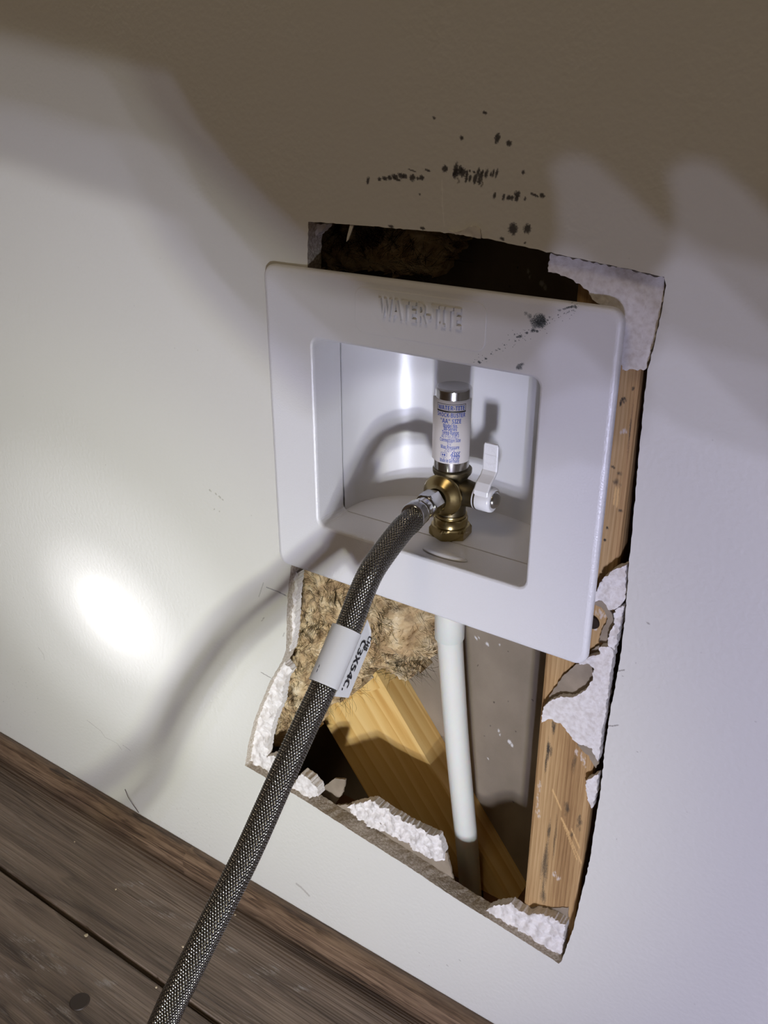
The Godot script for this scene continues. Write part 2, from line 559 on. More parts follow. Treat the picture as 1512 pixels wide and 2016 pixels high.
func wall_image() -> Image:
	var im := Image.create(2048, 2048, false, Image.FORMAT_RGB8)
	im.fill(Color(0.835, 0.825, 0.79))
	var k := Color(0.14, 0.13, 0.14)
	var g := Color(0.45, 0.43, 0.40)
	# black scuffs above the hole; listed in a 3.78x enlargement whose corner is (700, 220)
	for s in [[175, 498, 12, 8], [215, 492, 18, 8], [250, 488, 14, 10], [290, 478, 20, 10], [335, 472, 22, 11], [365, 478, 16, 10], [420, 487, 17, 15], [460, 492, 8, 6], [488, 487, 17, 10],
		[300, 498, 30, 5], [662, 420, 16, 14], [740, 430, 13, 30], [742, 455, 16, 20], [775, 430, 14, 20], [795, 448, 18, 18], [825, 452, 6, 14], [848, 437, 6, 6], [878, 444, 9, 4], [910, 444, 8, 16],
		[943, 446, 6, 10], [970, 456, 10, 18], [1005, 460, 6, 10], [1022, 455, 6, 16], [1047, 454, 7, 18], [822, 490, 8, 20], [848, 493, 8, 16], [888, 495, 12, 20], [925, 490, 14, 26], [1052, 193, 15, 20], [1140, 231, 15, 11],
		[787, 191, 13, 8], [580, 40, 10, 5], [960, 2, 12, 6], [1246, 446, 9, 9], [1030, 620, 8, 14], [1099, 632, 7, 14], [1135, 634, 10, 12], [1160, 637, 12, 9], [1195, 640, 12, 12], [1200, 610, 16, 13], [1258, 646, 5, 10],
		[1330, 616, 25, 5], [1385, 620, 16, 9], [1168, 868, 26, 24], [1275, 867, 20, 20], [1086, 941, 14, 6], [1258, 971, 5, 6], [90, 508, 10, 16], [475, 612, 6, 5], [535, 432, 20, 4], [420, 434, 30, 2], [262, 850, 18, 6], [495, 862, 16, 6]]:
		mark(im, 700 + s[0] / 3.78, 220 + s[1] / 3.78, s[2] / 2.9, s[3] / 2.4, 0.25, k, 0.75, 0.5)
	streak(im, zoomed([[755, 490], [770, 515], [752, 530]], 700, 220, 3.78), 1.6, g, 0.5)
	streak(im, zoomed([[925, 490], [945, 530], [930, 555]], 700, 220, 3.78), 1.3, g, 0.7)
	streak(im, zoomed([[640, 500], [645, 700], [657, 850]], 700, 220, 3.78), 1.0, Color(0.9, 0.89, 0.86), 0.6)
	# chipped paint left of the box and small marks
	for s in [[1040, 415, 10, 6], [1070, 432, 9, 5], [1090, 450, 12, 6], [1105, 462, 7, 5], [1062, 508, 5, 7], [1088, 520, 4, 4], [1246, 540, 3, 3], [372, 532, 3, 3], [115, 948, 3, 4]]:
		mark(im, s[0] / 2.52, 800 + s[1] / 2.52, s[2] / 2.4, s[3] / 2.4, 0.5, Color(0.60, 0.59, 0.52), 0.65, 0.9)
	streak(im, zoomed([[430, 1555], [500, 1610], [520, 1640], [580, 1670], [605, 1705]], 0, 800, 2.52), 0.9, g, 0.4)
	streak(im, zoomed([[610, 1680], [650, 1710]], 0, 800, 2.52), 1.2, g, 0.5)
	streak(im, zoomed([[190, 1195], [215, 1230], [220, 1260]], 0, 800, 2.52), 0.9, g, 0.35)
	for i in 70:
		mark(im, rng.randf_range(0, 75), rng.randf_range(1310, 1440), rng.randf_range(0.8, 3.0), rng.randf_range(0.6, 1.6), rng.randf() * 3.0, g, rng.randf_range(0.12, 0.4), 1.0)
	for i in 46:
		mark(im, rng.randf_range(250, 420), rng.randf_range(1590, 1690), rng.randf_range(0.6, 2.0), rng.randf_range(0.8, 2.5), rng.randf() * 3.0, Color(0.5, 0.45, 0.4), rng.randf_range(0.1, 0.4), 1.0)
	for i in 60:
		mark(im, rng.randf_range(0, 1500), rng.randf_range(450, 2000), rng.randf_range(0.6, 1.6), rng.randf_range(0.6, 1.6), 0.0, g, rng.randf_range(0.1, 0.35), 1.0)
	streak(im, [[584, 1740], [592, 1746], [600, 1754], [611, 1766]], 5.0, Color(0.60, 0.58, 0.54), 0.5, 0.2)
	# knife marks beside the cut
	streak(im, zoomed([[140, 238], [205, 262], [265, 292]], 480, 1080, 3.15), 1.5, Color(0.42, 0.42, 0.42), 0.8, 0.1)
	streak(im, zoomed([[120, 210], [90, 300]], 480, 1080, 3.15), 1.0, Color(0.55, 0.55, 0.5), 0.6, 0.1)
	streak(im, zoomed([[105, 765], [175, 805]], 480, 1080, 3.15), 1.1, Color(0.40, 0.38, 0.36), 0.8, 0.1)
	streak(im, zoomed([[125, 425], [105, 450]], 480, 1080, 3.15), 1.2, g, 0.6, 0.1)
	streak(im, zoomed([[250, 520], [240, 545]], 480, 1080, 3.15), 1.2, g, 0.6, 0.1)
	streak(im, zoomed([[1080, 1110], [1110, 1105], [1155, 1098]], 1000, 1100, 5.04), 0.9, g, 0.7, 0.1)
	streak(im, zoomed([[975, 1650], [1030, 1655], [1095, 1645]], 1000, 1100, 5.04), 0.9, g, 0.7, 0.1)
	for s in [[1275, 1226, 4, 2], [1255, 1480, 2, 1], [1225, 1330, 2, 1], [880, 1900, 3, 1.5], [905, 1890, 3, 1.5], [825, 1875, 2, 1.2], [845, 1900, 1.5, 1]]:
		mark(im, s[0], s[1], s[2], s[3], 0.3, g, 0.5)
	return im
func make_room() -> void:
	# front wall: painted drywall with the broken hole, 12.7 mm thick
	var hole := ragged(hole_outline(), 0.0022, 0.0006, 4)
	var b := Build.new(wall_uv)
	for half in [[-0.85, -0.26], [-0.26, 0.15]]:
		var r := PackedVector2Array([Vector2(half[0], 0), Vector2(half[1], 0), Vector2(half[1], 1.0), Vector2(half[0], 1.0)])
		for q in Geometry2D.clip_polygons(r, hole):
			var t := Geometry2D.triangulate_polygon(q)
			b.grp(FLAT)
			for i in range(0, t.size(), 3):
				var p0 := q[t[i]]; var p1 := q[t[i + 1]]; var p2 := q[t[i + 2]]
				if (p1 - p0).cross(p2 - p0) < 0:
					var k := p1; p1 = p2; p2 = k
				b.tri(Vector3(p0.x, p0.y, 0), Vector3(p1.x, p1.y, 0), Vector3(p2.x, p2.y, 0))
	var pm := mat(Color.WHITE, 0.55)
	pm.albedo_texture = tex(wall_image())
	var big := noise(6, 0.11, 4).get_seamless_image(2048, 2048)
	big.convert(Image.FORMAT_RGBA8)
	big.bump_map_to_normal_map(2.0)
	pm.normal_enabled = true
	pm.normal_texture = tex(big)
	pm.normal_scale = 0.22
	var wall := structure("wall_back", b.done(), pm, "off-white painted drywall with a large ragged hole cut in it", "wall")
	# the core of the same sheet: back face and the cut faces round the hole
	b = Build.new()
	if Geometry2D.is_polygon_clockwise(hole): hole.reverse()
	var area := 0.0
	for i in hole.size(): area += hole[i].cross(hole[(i + 1) % hole.size()])
	if area < 0: hole.reverse()
	var jag := noise(9, 1.0, 4)
	b.grp(1)
	var depth := [0.0, -0.0008, -0.004, -0.007, -0.010, -0.0127]
	for j in depth.size() - 1:
		for i in hole.size():
			var i2 := (i + 1) % hole.size()
			var pts := []
			for c in [[i, j], [i2, j], [i2, j + 1], [i, j + 1]]:
				var h: Vector2 = hole[c[0]]
				var z: float = depth[c[1]]
				var nn := (hole[(c[0] + 1) % hole.size()] - hole[(c[0] - 1 + hole.size()) % hole.size()]).orthogonal().normalized()
				var a: float = 0.0 if c[1] < 2 else 0.0011
				pts.append(Vector3(h.x, h.y, z) + Vector3(nn.x, nn.y, 0) * jag.get_noise_3d(h.x * 300, h.y * 300, z * 300) * a)
			b.quad(pts[0], pts[1], pts[2], pts[3])
	part(wall, "cut_edge", b.done(), M.cut_edge, "rough grey cut edge of the drywall")
	b = Build.new()
	for half in [[-0.85, -0.26], [-0.26, 0.15]]:
		var r := PackedVector2Array([Vector2(half[0], 0), Vector2(half[1], 0), Vector2(half[1], 1.0), Vector2(half[0], 1.0)])
		for q in Geometry2D.clip_polygons(r, hole):
			var t := Geometry2D.triangulate_polygon(q)
			b.grp(FLAT)
			for i in range(0, t.size(), 3):
				b.tri(Vector3(q[t[i]].x, q[t[i]].y, -0.0127), Vector3(q[t[i + 2]].x, q[t[i + 2]].y, -0.0127), Vector3(q[t[i + 1]].x, q[t[i + 1]].y, -0.0127))
	part(wall, "back_paper", b.done(), M.paper)
	var pm2 := mat(Color(0.835, 0.825, 0.79), 0.55)
	b = Build.new()
	b.box(Vector3(-1.7, -0.02, -0.0127), Vector3(-0.85, 2.4, 0.0), 0.00001)
	b.box(Vector3(0.15, -0.02, -0.0127), Vector3(1.5, 2.4, 0.0), 0.00001)
	b.box(Vector3(-0.85, 1.0, -0.0127), Vector3(0.15, 2.4, 0.0), 0.00001)
	part(wall, "plain_sheet", b.done(), pm2)
	# the rest of the room, outside the frame
	b = Build.new()
	b.box(Vector3(-1.7, 2.4, -0.2), Vector3(1.5, 2.5, 2.4), 0.001)
	structure("ceiling", b.done(), M.room, "plain off-white ceiling of the room", "ceiling")
	for w in [["wall_left", Vector3(-1.8, 0, -0.2), Vector3(-1.7, 2.4, 2.4), "plain off-white side wall beyond the picture's dim side"], ["wall_right", Vector3(1.5, 0, -0.2), Vector3(1.6, 2.4, 2.4), "plain off-white side wall nearest the outlet box"],
		["wall_front", Vector3(-1.8, 0, 2.4), Vector3(1.6, 2.4, 2.5), "plain off-white wall behind the photographer"]]:
		b = Build.new()
		b.box(w[1], w[2], 0.001)
		structure(w[0], b.done(), M.room, w[3], "wall")
	make_floor()

func make_floor() -> void:
	var b := Build.new()
	b.box(Vector3(-1.8, -0.06, -0.2), Vector3(1.6, -0.012, 2.5), 0.001)
	var floor_node := structure("floor", b.done(), mat(Color(0.07, 0.055, 0.045), 0.9), "floor of wide dark stained oak planks with a gap between them", "floor")
	var stops := [Color(0.575, 0.51, 0.45), Color(0.50, 0.44, 0.385), Color(0.42, 0.365, 0.315), Color(0.29, 0.25, 0.22)]
	var ims := []
	for s in 2:
		var im := wood(100 + s * 9, 512, 1024, 6.0, 1.6, stops, 1.6, 2.2, 0.34, 0.35, 0.45)
		# pale plaster dust and scuffs that show as streaky patches
		for i in 260:
			var cx := rng.randf_range(0, 512); var cy := rng.randf_range(0, 1024)
			dab(im, cx, cy, rng.randf_range(0.8, 2.2), rng.randf_range(3, 14), rng.randf_range(-0.1, 0.1), Color(0.62, 0.60, 0.58), rng.randf_range(0.08, 0.35), 1.2)
		for c in 7:
			var cx := rng.randf_range(60, 450); var cy := rng.randf_range(0, 1024)
			for i in 90:
				dab(im, cx + rng.randfn(0, 26), cy + rng.randfn(0, 60), rng.randf_range(1, 3), rng.randf_range(2, 9), rng.randf_range(-0.4, 0.4), Color(0.60, 0.59, 0.58), rng.randf_range(0.08, 0.30), 1.2)
		# pale scuffs where the photograph shows them
		var zq: float = [0.0, 0.1056][s]
		for q in ([[300, 1778, 30, 5], [330, 1800, 40, 6], [370, 1822, 30, 5], [510, 1922, 30, 14], [540, 1910, 20, 8], [455, 1870, 16, 6], [590, 1945, 20, 5], [250, 1740, 30, 4]] if s == 0 else [[40, 1850, 30, 8], [70, 1880, 40, 10], [20, 1920, 30, 10], [110, 1905, 40, 6], [60, 1960, 30, 10], [120, 1990, 30, 8], [200, 1935, 25, 4]]):
			for i in 26:
				var w := py(q[0] + rng.randfn(0, 1) * q[2] * 0.5, q[1] + rng.randfn(0, 1) * q[3] * 0.6 + 0.0, 0.0)
				dab(im, (w.z - zq) / 0.135 * 512.0, fposmod(w.x / 0.9 + 0.37 * s, 1.0) * 1024.0, rng.randf_range(0.8, 2.4), rng.randf_range(1.5, 7.0), 0.0, Color(0.72, 0.71, 0.70), rng.randf_range(0.12, 0.45), 1.1)
		var m := mat(Color.WHITE, 0.5)
		m.albedo_texture = tex(im)
		var hm := noise(200 + s, 0.06, 4)
		hm.fractal_octaves = 3
		var ni := Image.create(256, 256, false, Image.FORMAT_RGBA8)
		for y in 256:
			for x in 256:
				var q := 0.5 + 0.5 * hm.get_noise_2d(x * 4.0, y * 0.25)
				ni.set_pixel(x, y, Color(q, q, q))
		ni.bump_map_to_normal_map(2.5)
		m.normal_enabled = true
		m.normal_texture = tex(ni)
		m.normal_scale = 0.5
		ims.append(m)
	var edges := [0.0, 0.104, 0.232, 0.36, 0.49, 0.62, 0.75, 0.88, 1.01, 1.14, 1.27, 1.40, 1.53, 1.66, 1.79, 1.92, 2.05, 2.18, 2.40]
	for i in edges.size() - 1:
		var z0: float = edges[i] + (0.0016 if i > 0 else 0.0)
		var z1: float = edges[i + 1] - 0.0016
		var sh := 0.37 * i
		b = Build.new(func(p: Vector3) -> Vector2: return Vector2((p.z - z0) / 0.135 + p.y * 4.0, p.x / 0.9 + sh))
		b.box(Vector3(-1.7, -0.012, z0), Vector3(1.5, 0.0, z1), 0.0014)
		part(floor_node, "plank", b.done(), ims[i % 2])
	# wooden plug in the second plank
	var pc := py(157, 1972, 0.0)
	b = Build.new()
	lathe(b, Vector3(pc.x, -0.006, pc.z), Vector3.UP, [[0.0078, 0.0, 1], [0.0078, 0.0062, 1], [0.0072, 0.0068, -1]], 40)
	part(floor_node, "plug", b.done(), mat(Color(0.235, 0.19, 0.155), 0.55), "round dark wooden plug")
	# shoe moulding along the wall
	var mi := wood(140, 128, 1024, 4.0, 3.0, [Color(0.54, 0.45, 0.36), Color(0.46, 0.375, 0.295), Color(0.36, 0.285, 0.22), Color(0.21, 0.165, 0.13)], 1.5, 1.2, 0.42, 0.0)
	var mm := mat(Color.WHITE, 0.45)
	mm.albedo_texture = tex(mi)
	b = Build.new(func(p: Vector3) -> Vector2: return Vector2((p.z * 0.7 - p.y) / 0.045, p.x / 0.5))
	var prof := [Vector2(0.0, 0.0), Vector2(0.0135, 0.0)]
	for k in 9:
		var a := PI / 2 * k / 8.0
		prof.append(Vector2(0.0045 + 0.009 * cos(a), 0.014 + 0.0095 * sin(a)))
	prof.append(Vector2(0.0, 0.0237))
	var rings := []
	for x in [-1.7, 1.5]:
		var r := PackedVector3Array()
		for q in prof: r.append(Vector3(x, q.y, q.x + 0.0004))
		r.reverse()
		rings.append(r)
	b.loft(rings, [3])
	structure("trim_1", b.done(), mm, "narrow brown oak shoe moulding where the wall meets the floor", "moulding")

# =====================================================================
func stud_uv(p: Vector3) -> Vector2:
	return Vector2(((p.x + 0.181) + (-0.0127 - p.z)) / 0.127, (1.2 - p.y) / 1.2)
func make_cavity() -> void:
	# brown-papered back of the next room's drywall
	var ri := mottled(43, 512, 512, 0.008, [Color(0.50, 0.455, 0.385), Color(0.545, 0.495, 0.425), Color(0.59, 0.54, 0.465)], 0.0, 0.05)
	var rp := func(u: float, v: float) -> Vector2:
		var w := pz(u, v, -0.102)
		return Vector2((w.x + 0.40) / 0.25 * 512.0, (0.35 - w.y) / 0.35 * 512.0)
	for q in [[937, 1256, 8, 3], [959, 1267, 7, 4], [942, 1254, 4, 2], [981, 1437, 4, 4], [1003, 1460, 8, 6], [1008, 1466, 5, 5], [984, 1446, 2, 4], [960, 1492, 4, 1], [983, 1268, 3, 1], [790, 1230, 4, 2]]:
		var c: Vector2 = rp.call(q[0], q[1])
		for i in 5:
			dab(ri, c.x + rng.randfn(0, 0.6), c.y + rng.randfn(0, 0.6), maxf(0.8, q[2] * 0.42), maxf(0.8, q[3] * 0.42), 0.6, Color(0.86, 0.85, 0.84), 0.6, 0.7)
	for q in [[941, 1308, 2, 2], [1048, 1377, 5, 2], [972, 1382, 4, 3], [1015, 1439, 3, 2], [1000, 1282, 2, 2], [965, 1428, 2, 2], [1010, 1578, 6, 2], [953, 1448, 2, 1], [940, 1310, 1, 1], [850, 1272, 2, 2], [1000, 1380, 2, 1]]:
		var c: Vector2 = rp.call(q[0], q[1])
		dab(ri, c.x, c.y, maxf(0.9, q[2] * 0.45), maxf(0.9, q[3] * 0.45), 0.4, Color(0.24, 0.21, 0.18), 0.7, 0.5)
	var rm := mat(Color.WHITE, 0.85)
	rm.albedo_texture = tex(ri)
	var b := Build.new(func(p: Vector3) -> Vector2: return Vector2((p.x + 0.40) / 0.25, (0.35 - p.y) / 0.35))
	b.box(Vector3(-1.7, -0.02, -0.115), Vector3(1.5, 2.4, -0.102), 0.0001)
	structure("wall_rear", b.done(), rm, "brown paper back of the far drywall inside the wall cavity", "wall")
	# stud
	var im := wood(60, 512, 2048, 44.0, 2.2, [Color(0.75, 0.625, 0.445), Color(0.69, 0.56, 0.38), Color(0.61, 0.475, 0.305), Color(0.51, 0.38, 0.235)], 1.6, 1.6, 0.28, 0.0, 0.4)
	var sp := func(u: float, v: float) -> Vector2:
		var w := pz(u, v, -0.0127)
		return Vector2((w.x + 0.181) / 0.127 * 512.0, (1.2 - w.y) / 1.2 * 2048.0)
	var grime := Color(0.16, 0.145, 0.12)
	for s in [[1080, 1640, 4, 30, .35], [1072, 1700, 7, 60, .4], [1080, 1470, 6, 26, .5], [1090, 1430, 5, 20, .4], [1075, 1500, 3, 30, .4], [1070, 1760, 6, 30, .3], [1115, 1590, 8, 14, .3], [1140, 1620, 6, 14, .4], [1125, 1640, 5, 10, .3], [1092, 1655, 3, 40, .3],
		[1130, 1500, 5, 20, .25], [1160, 1550, 4, 20, .3], [1226, 786, 5, 4, .8], [1222, 792, 2, 6, .6], [1246, 764, 3, 2, .5], [1207, 918, 4, 2, .4], [1219, 932, 5, 4, .3], [1215, 948, 8, 6, .25], [1190, 1062, 2, 2, .6], [1195, 1038, 2, 2, .5], [1222, 1005, 6, 2, .35], [1160, 1770, 3, 20, .4], [1240, 850, 2, 30, .3]]:
		var c: Vector2 = sp.call(s[0], s[1])
		for i in 12:
			dab(im, c.x + rng.randfn(0, 1) * s[2] * 0.5, c.y + rng.randfn(0, 1) * s[3] * 0.25, maxf(1.5, s[2] * 0.5), maxf(1.0, s[3] * 0.25), 0.0, grime, s[4] * 0.6, 1.2)
	var pale := Color(0.85, 0.70, 0.47)
	for s in [[1105, 1610, 1120, 1640], [1110, 1625, 1135, 1690], [1118, 1640, 1145, 1700], [1125, 1632, 1140, 1668], [1088, 1555, 1104, 1592], [1212, 960, 1208, 990], [1217, 962, 1214, 995]]:
		for k in 14:
			var c: Vector2 = sp.call(lerpf(s[0], s[2], k / 13.0), lerpf(s[1], s[3], k / 13.0))
			dab(im, c.x, c.y, 2.6, 2.4, 0.0, pale, 0.6, 0.7)
	var dust := Color(0.80, 0.76, 0.73)
	for s in [[1178, 1206, 9, 6], [1185, 1212, 6, 3], [1188, 1235, 6, 5], [1172, 1237, 4, 2], [1134, 1480, 5, 6], [1145, 1490, 5, 10], [1150, 1500, 3, 8], [1062, 1545, 3, 12], [1060, 1600, 4, 9], [1091, 1720, 5, 4], [1098, 1728, 4, 4], [1228, 848, 8, 4], [1058, 1580, 2, 14]]:
		for i in 10:
			var c: Vector2 = sp.call(s[0] + rng.randfn(0, s[2] * 0.5), s[1] + rng.randfn(0, s[3] * 0.5))
			dab(im, c.x, c.y, 2.4, 2.0, 0.0, dust, 0.5, 0.9)
	var m := mat(Color.WHITE, 0.8)
	m.albedo_texture = tex(im)
	b = Build.new(stud_uv)
	var prof := [Vector2(-0.181, -0.102), Vector2(-0.143, -0.102), Vector2(-0.143, -0.0157), Vector2(-0.1438, -0.0136), Vector2(-0.146, -0.0127), Vector2(-0.1785, -0.0127), Vector2(-0.1802, -0.0134), Vector2(-0.181, -0.0152)]
	var rings := []
	for y in [0.057, 1.2]:
		var r := PackedVector3Array()
		for q in prof: r.append(Vector3(q.x, y, q.y))
		r.reverse()
		rings.append(r)
	b.loft(rings, [FLAT])
	var st := part(self, "wall_stud", b.done(), m)
	tag(st, "upright pine stud with dark stains and plaster smears, right of the white pipe", "wall stud")
	# bottom plate with a drilled hole
	var pm := mat(Color.WHITE, 0.85)
	pm.albedo_texture = tex(wood(66, 128, 512, 7.0, 4.0, [Color(0.46, 0.31, 0.19), Color(0.40, 0.26, 0.155), Color(0.33, 0.205, 0.12)], 1.6, 1.2, 0.2))
	var bp := thing("bottom_plate", "brown pine bottom plate lying across the cavity floor under the white pipe", "wood plate", Vector3(0, -0.0, 0))
	b = Build.new(func(p: Vector3) -> Vector2: return Vector2((p.z + p.y) / 0.1, p.x / 0.5))
	var hc := Vector2(-0.2515, -0.0665)
	var hr := 0.0125
	var n := 24
	for k in n:   # top face as a fan from the hole rim to a square, then boxes either side
		var a0 := TAU * k / n - PI / 4; var a1 := TAU * (k + 1) / n - PI / 4
		var sq := func(a: float) -> Vector2:
			var d := Vector2(cos(a), sin(a))
			var s := 1.0 / maxf(absf(d.x), absf(d.y))
			var q: Vector2 = hc + d * s * 0.035
			q.y = clampf(q.y, -0.102, -0.0128)
			return q
		var r0 := hc + Vector2(cos(a0), sin(a0)) * hr
		var r1 := hc + Vector2(cos(a1), sin(a1)) * hr
		var q0: Vector2 = sq.call(a0)
		var q1: Vector2 = sq.call(a1)
		b.grp(FLAT)
		b.quad(Vector3(r0.x, 0.057, r0.y), Vector3(r1.x, 0.057, r1.y), Vector3(q1.x, 0.057, q1.y), Vector3(q0.x, 0.057, q0.y))
		b.grp(2)
		b.quad(Vector3(r0.x, -0.02, r0.y), Vector3(r1.x, -0.02, r1.y), Vector3(r1.x, 0.057, r1.y), Vector3(r0.x, 0.057, r0.y))
	b.grp(FLAT)
	b.quad(Vector3(hc.x - 0.035, 0.057, -0.0128), Vector3(hc.x + 0.035, 0.057, -0.0128), Vector3(hc.x + 0.035, 0.057, hc.y + 0.035), Vector3(hc.x - 0.035, 0.057, hc.y + 0.035))
	for e in [[-1.6, hc.x - 0.035], [hc.x + 0.035, 1.4]]:
		b.box(Vector3(e[0], -0.02, -0.102), Vector3(e[1], 0.057, -0.0128), 0.0002)
	b.box(Vector3(hc.x - 0.035, -0.02, -0.102), Vector3(hc.x + 0.035, -0.015, -0.0128), 0.0002)
	part(bp, "plate", b.done(), pm)
	# slanting pine board
	var dm := mat(Color.WHITE, 0.55)
	dm.albedo_texture = tex(wood(72, 512, 1024, 8.0, 0.9, [Color(0.92, 0.79, 0.53), Color(0.89, 0.745, 0.47), Color(0.84, 0.67, 0.385), Color(0.76, 0.57, 0.29)], 1.3, 0.7, 0.10, 0.10, 0.6))
	var dir := Vector2(0.608, -0.794).normalized()
	var nn := Vector2(-dir.y, dir.x)                     # to the upper right
	var e1 := Vector2(-0.3398, 0.2193)                   # a point on the upper-right edge
	var xf := Transform3D(Basis(Vector3(nn.x, nn.y, 0), Vector3(-dir.x, -dir.y, 0), Vector3(0, 0, 1)).orthonormalized(), Vector3(e1.x, e1.y, 0))
	b = Build.new(func(p: Vector3) -> Vector2:
		var q := xf.affine_inverse() * p
		return Vector2((q.x - (q.z + 0.075)) / 0.115 + 0.8, q.y / 0.4))
	var up := -dir
	var far := e1 - nn * 0.087
	var foot := func(p: Vector2) -> Vector2: return p + dir * ((p.y - 0.0576) / -dir.y)
	b.prism(PackedVector2Array([e1 + up * 0.07, far + up * 0.07, foot.call(far), foot.call(e1)]), -0.1018, -0.0755)
	var db := part(self, "slanting_board", b.done(), dm)
	tag(db, "bright yellow pine board leaning diagonally behind the white pipe", "board")

# =====================================================================
# what is left of the broken drywall inside the hole
func make_breakage() -> void:
	var nz := noise(81, 1.0, 5)
	var z5 := func(l: Array) -> Array: return zoomed(l, 1000, 1100, 5.04)
	var pieces := [
		# name, label, outline in photo pixels, face depth, bumpiness, back, material
		["gypsum_piece", "pale gypsum with the paint torn off, at the upper right corner of the hole", [[1084, 500], [1190, 521], [1250, 534], [1306, 547], [1309, 562], [1301, 612], [1286, 680], [1270, 729], [1224, 728], [1214, 640], [1190, 605], [1169, 592], [1156, 572], [1145, 561], [1119, 548], [1098, 538], [1078, 535], [1080, 516]], -0.0055, 0.0006, -0.0125, 0],
		["gypsum_piece", "small grey gypsum flake at the upper left corner of the hole", [[609, 439], [643, 442], [631, 457], [617, 470], [615, 496], [608, 517]], -0.007, 0.0008, -0.0125, 0],
		["gypsum_piece", "white gypsum patch on the stud just right of the outlet box", z5.call([[1175, 65], [1100, 90], [1040, 120], [960, 180], [890, 290], [840, 400], [800, 430], [940, 425], [975, 460], [995, 500], [1060, 500], [1130, 440], [1165, 400]]), -0.0055, 0.0016, -0.0125, 0],
		["gypsum_piece", "narrow crumbling gypsum strip between two white patches on the stud", z5.call([[1070, 500], [1150, 470], [1100, 740], [1060, 900], [1000, 850], [1000, 760], [1050, 650]]), -0.007, 0.003, -0.0125, 0],
		["gypsum_piece", "largest white gypsum patch clinging to the stud below the box corner", z5.call([[905, 890], [1000, 860], [1050, 910], [1040, 1000], [1020, 1080], [1000, 1300], [960, 1560], [925, 1800], [895, 2010], [850, 1940], [830, 1880], [780, 1860], [700, 1840], [640, 1790], [590, 1720], [520, 1640], [410, 1590], [330, 1630], [350, 1480], [400, 1420], [520, 1370], [640, 1375], [770, 1310], [830, 1220], [850, 1180], [835, 1140], [850, 1100], [810, 1050], [700, 1040], [720, 1000], [910, 950]]), -0.0068, 0.0008, -0.0125, 0],
		["gypsum_piece", "tiny white gypsum chip on the stud above its pale scratches", [[1154, 1536], [1177, 1525], [1174, 1561], [1165, 1592], [1157, 1575], [1153, 1553]], -0.0075, 0.001, -0.0125, 0],
		["gypsum_piece", "white gypsum lump on the lower hole edge between the pine board and white pipe", [[685, 1587], [710, 1581], [734, 1575], [757, 1591], [804, 1620], [863, 1647], [873, 1673], [874, 1696], [837, 1686], [777, 1648], [734, 1630], [705, 1613]], -0.011, 0.0035, -0.017, 0],
		["gypsum_piece", "white gypsum wedge in the lowest corner of the hole under the stud", [[956, 1792], [975, 1783], [1005, 1780], [1039, 1802], [1054, 1797], [1087, 1805], [1112, 1820], [1104, 1893], [1078, 1882], [1042, 1855], [1000, 1832]], -0.0055, 0.003, -0.0125, 0],
		["gypsum_piece", "cream gypsum strip along the left edge of the hole beside the insulation", [[573, 1126], [588, 1128], [583, 1172], [580, 1232], [574, 1277], [558, 1302], [573, 1321], [560, 1340], [554, 1385], [538, 1423], [529, 1461], [524, 1490], [549, 1487], [552, 1520], [536, 1538], [486, 1508], [494, 1461], [506, 1413], [535, 1343], [556, 1305], [566, 1280], [568, 1175]], -0.006, 0.0028, -0.0125, 0],
		["gypsum_piece", "small cream gypsum wedge on the hole edge right of the hose", [[570, 1556], [592, 1524], [610, 1536], [623, 1551], [627, 1567], [604, 1572]], -0.004, 0.0014, -0.0125, 0],
	]
	var k := 0
	for q in pieces:
		var outline := ragged(poly_px(q[2], q[3]), 0.0009, 0.0011, 300 + k)
		var zt: float = q[3]; var amp: float = q[4]
		var top := func(x: float, y: float) -> float:
			return minf(zt + amp * (nz.get_noise_2d(x * 95.0, y * 95.0) + 0.5 * nz.get_noise_2d(x * 420.0, y * 420.0)), -0.0002)
		var b := Build.new()
		rough_slab(b, outline, top, q[5], 0.0013, 400 + k, 1)
		var o := part(self, q[0], b.done(), M.gypsum)
		tag(o, q[1], "gypsum", "broken gypsum round the hole")
		k += 1
	# brown backing paper left on the stud and at the hole's lower edge
	var papers := [
		["backing_paper", "brown backing paper curling off the stud below the box corner", z5.call([[345, 1500], [370, 1440], [430, 1340], [490, 1240], [560, 1150], [680, 1050], [850, 1000], [930, 900], [900, 860], [800, 930], [780, 985], [900, 970], [1010, 1000], [1000, 1200], [820, 1440], [560, 1480]]), -0.0108],
		["backing_paper", "scrap of brown paper on the stud around the nail head", z5.call([[860, 410], [940, 420], [990, 470], [1050, 600], [1050, 690], [1000, 760], [1000, 840], [900, 830], [940, 700], [990, 600], [960, 520], [900, 470], [850, 450]]), -0.0112],
		["backing_paper", "strip of brown paper under the stud in the lowest corner", [[1035, 1788], [1060, 1786], [1090, 1788], [1119, 1787], [1116, 1830], [1080, 1818], [1040, 1812]], -0.0118],
		["backing_paper", "ragged brown paper flap on the lower hole edge below the white pipe", [[600, 1566], [640, 1588], [690, 1583], [720, 1600], [800, 1650], [880, 1680], [889, 1720], [900, 1757], [935, 1790], [975, 1795], [1000, 1828], [900, 1766], [800, 1699], [700, 1636]], -0.0128],
		["backing_paper", "brown paper tear beside the lowest edge of the largest gypsum patch", z5.call([[690, 1850], [740, 1820], [790, 1850], [850, 1900], [900, 2020], [870, 2080], [800, 1960]]), -0.0112],
		["backing_paper", "loose brown paper scrap in the dark behind the hole's lower left edge", [[625, 1560], [648, 1540], [660, 1532], [680, 1535], [675, 1560], [660, 1582], [648, 1594], [632, 1580]], -0.020],
	]
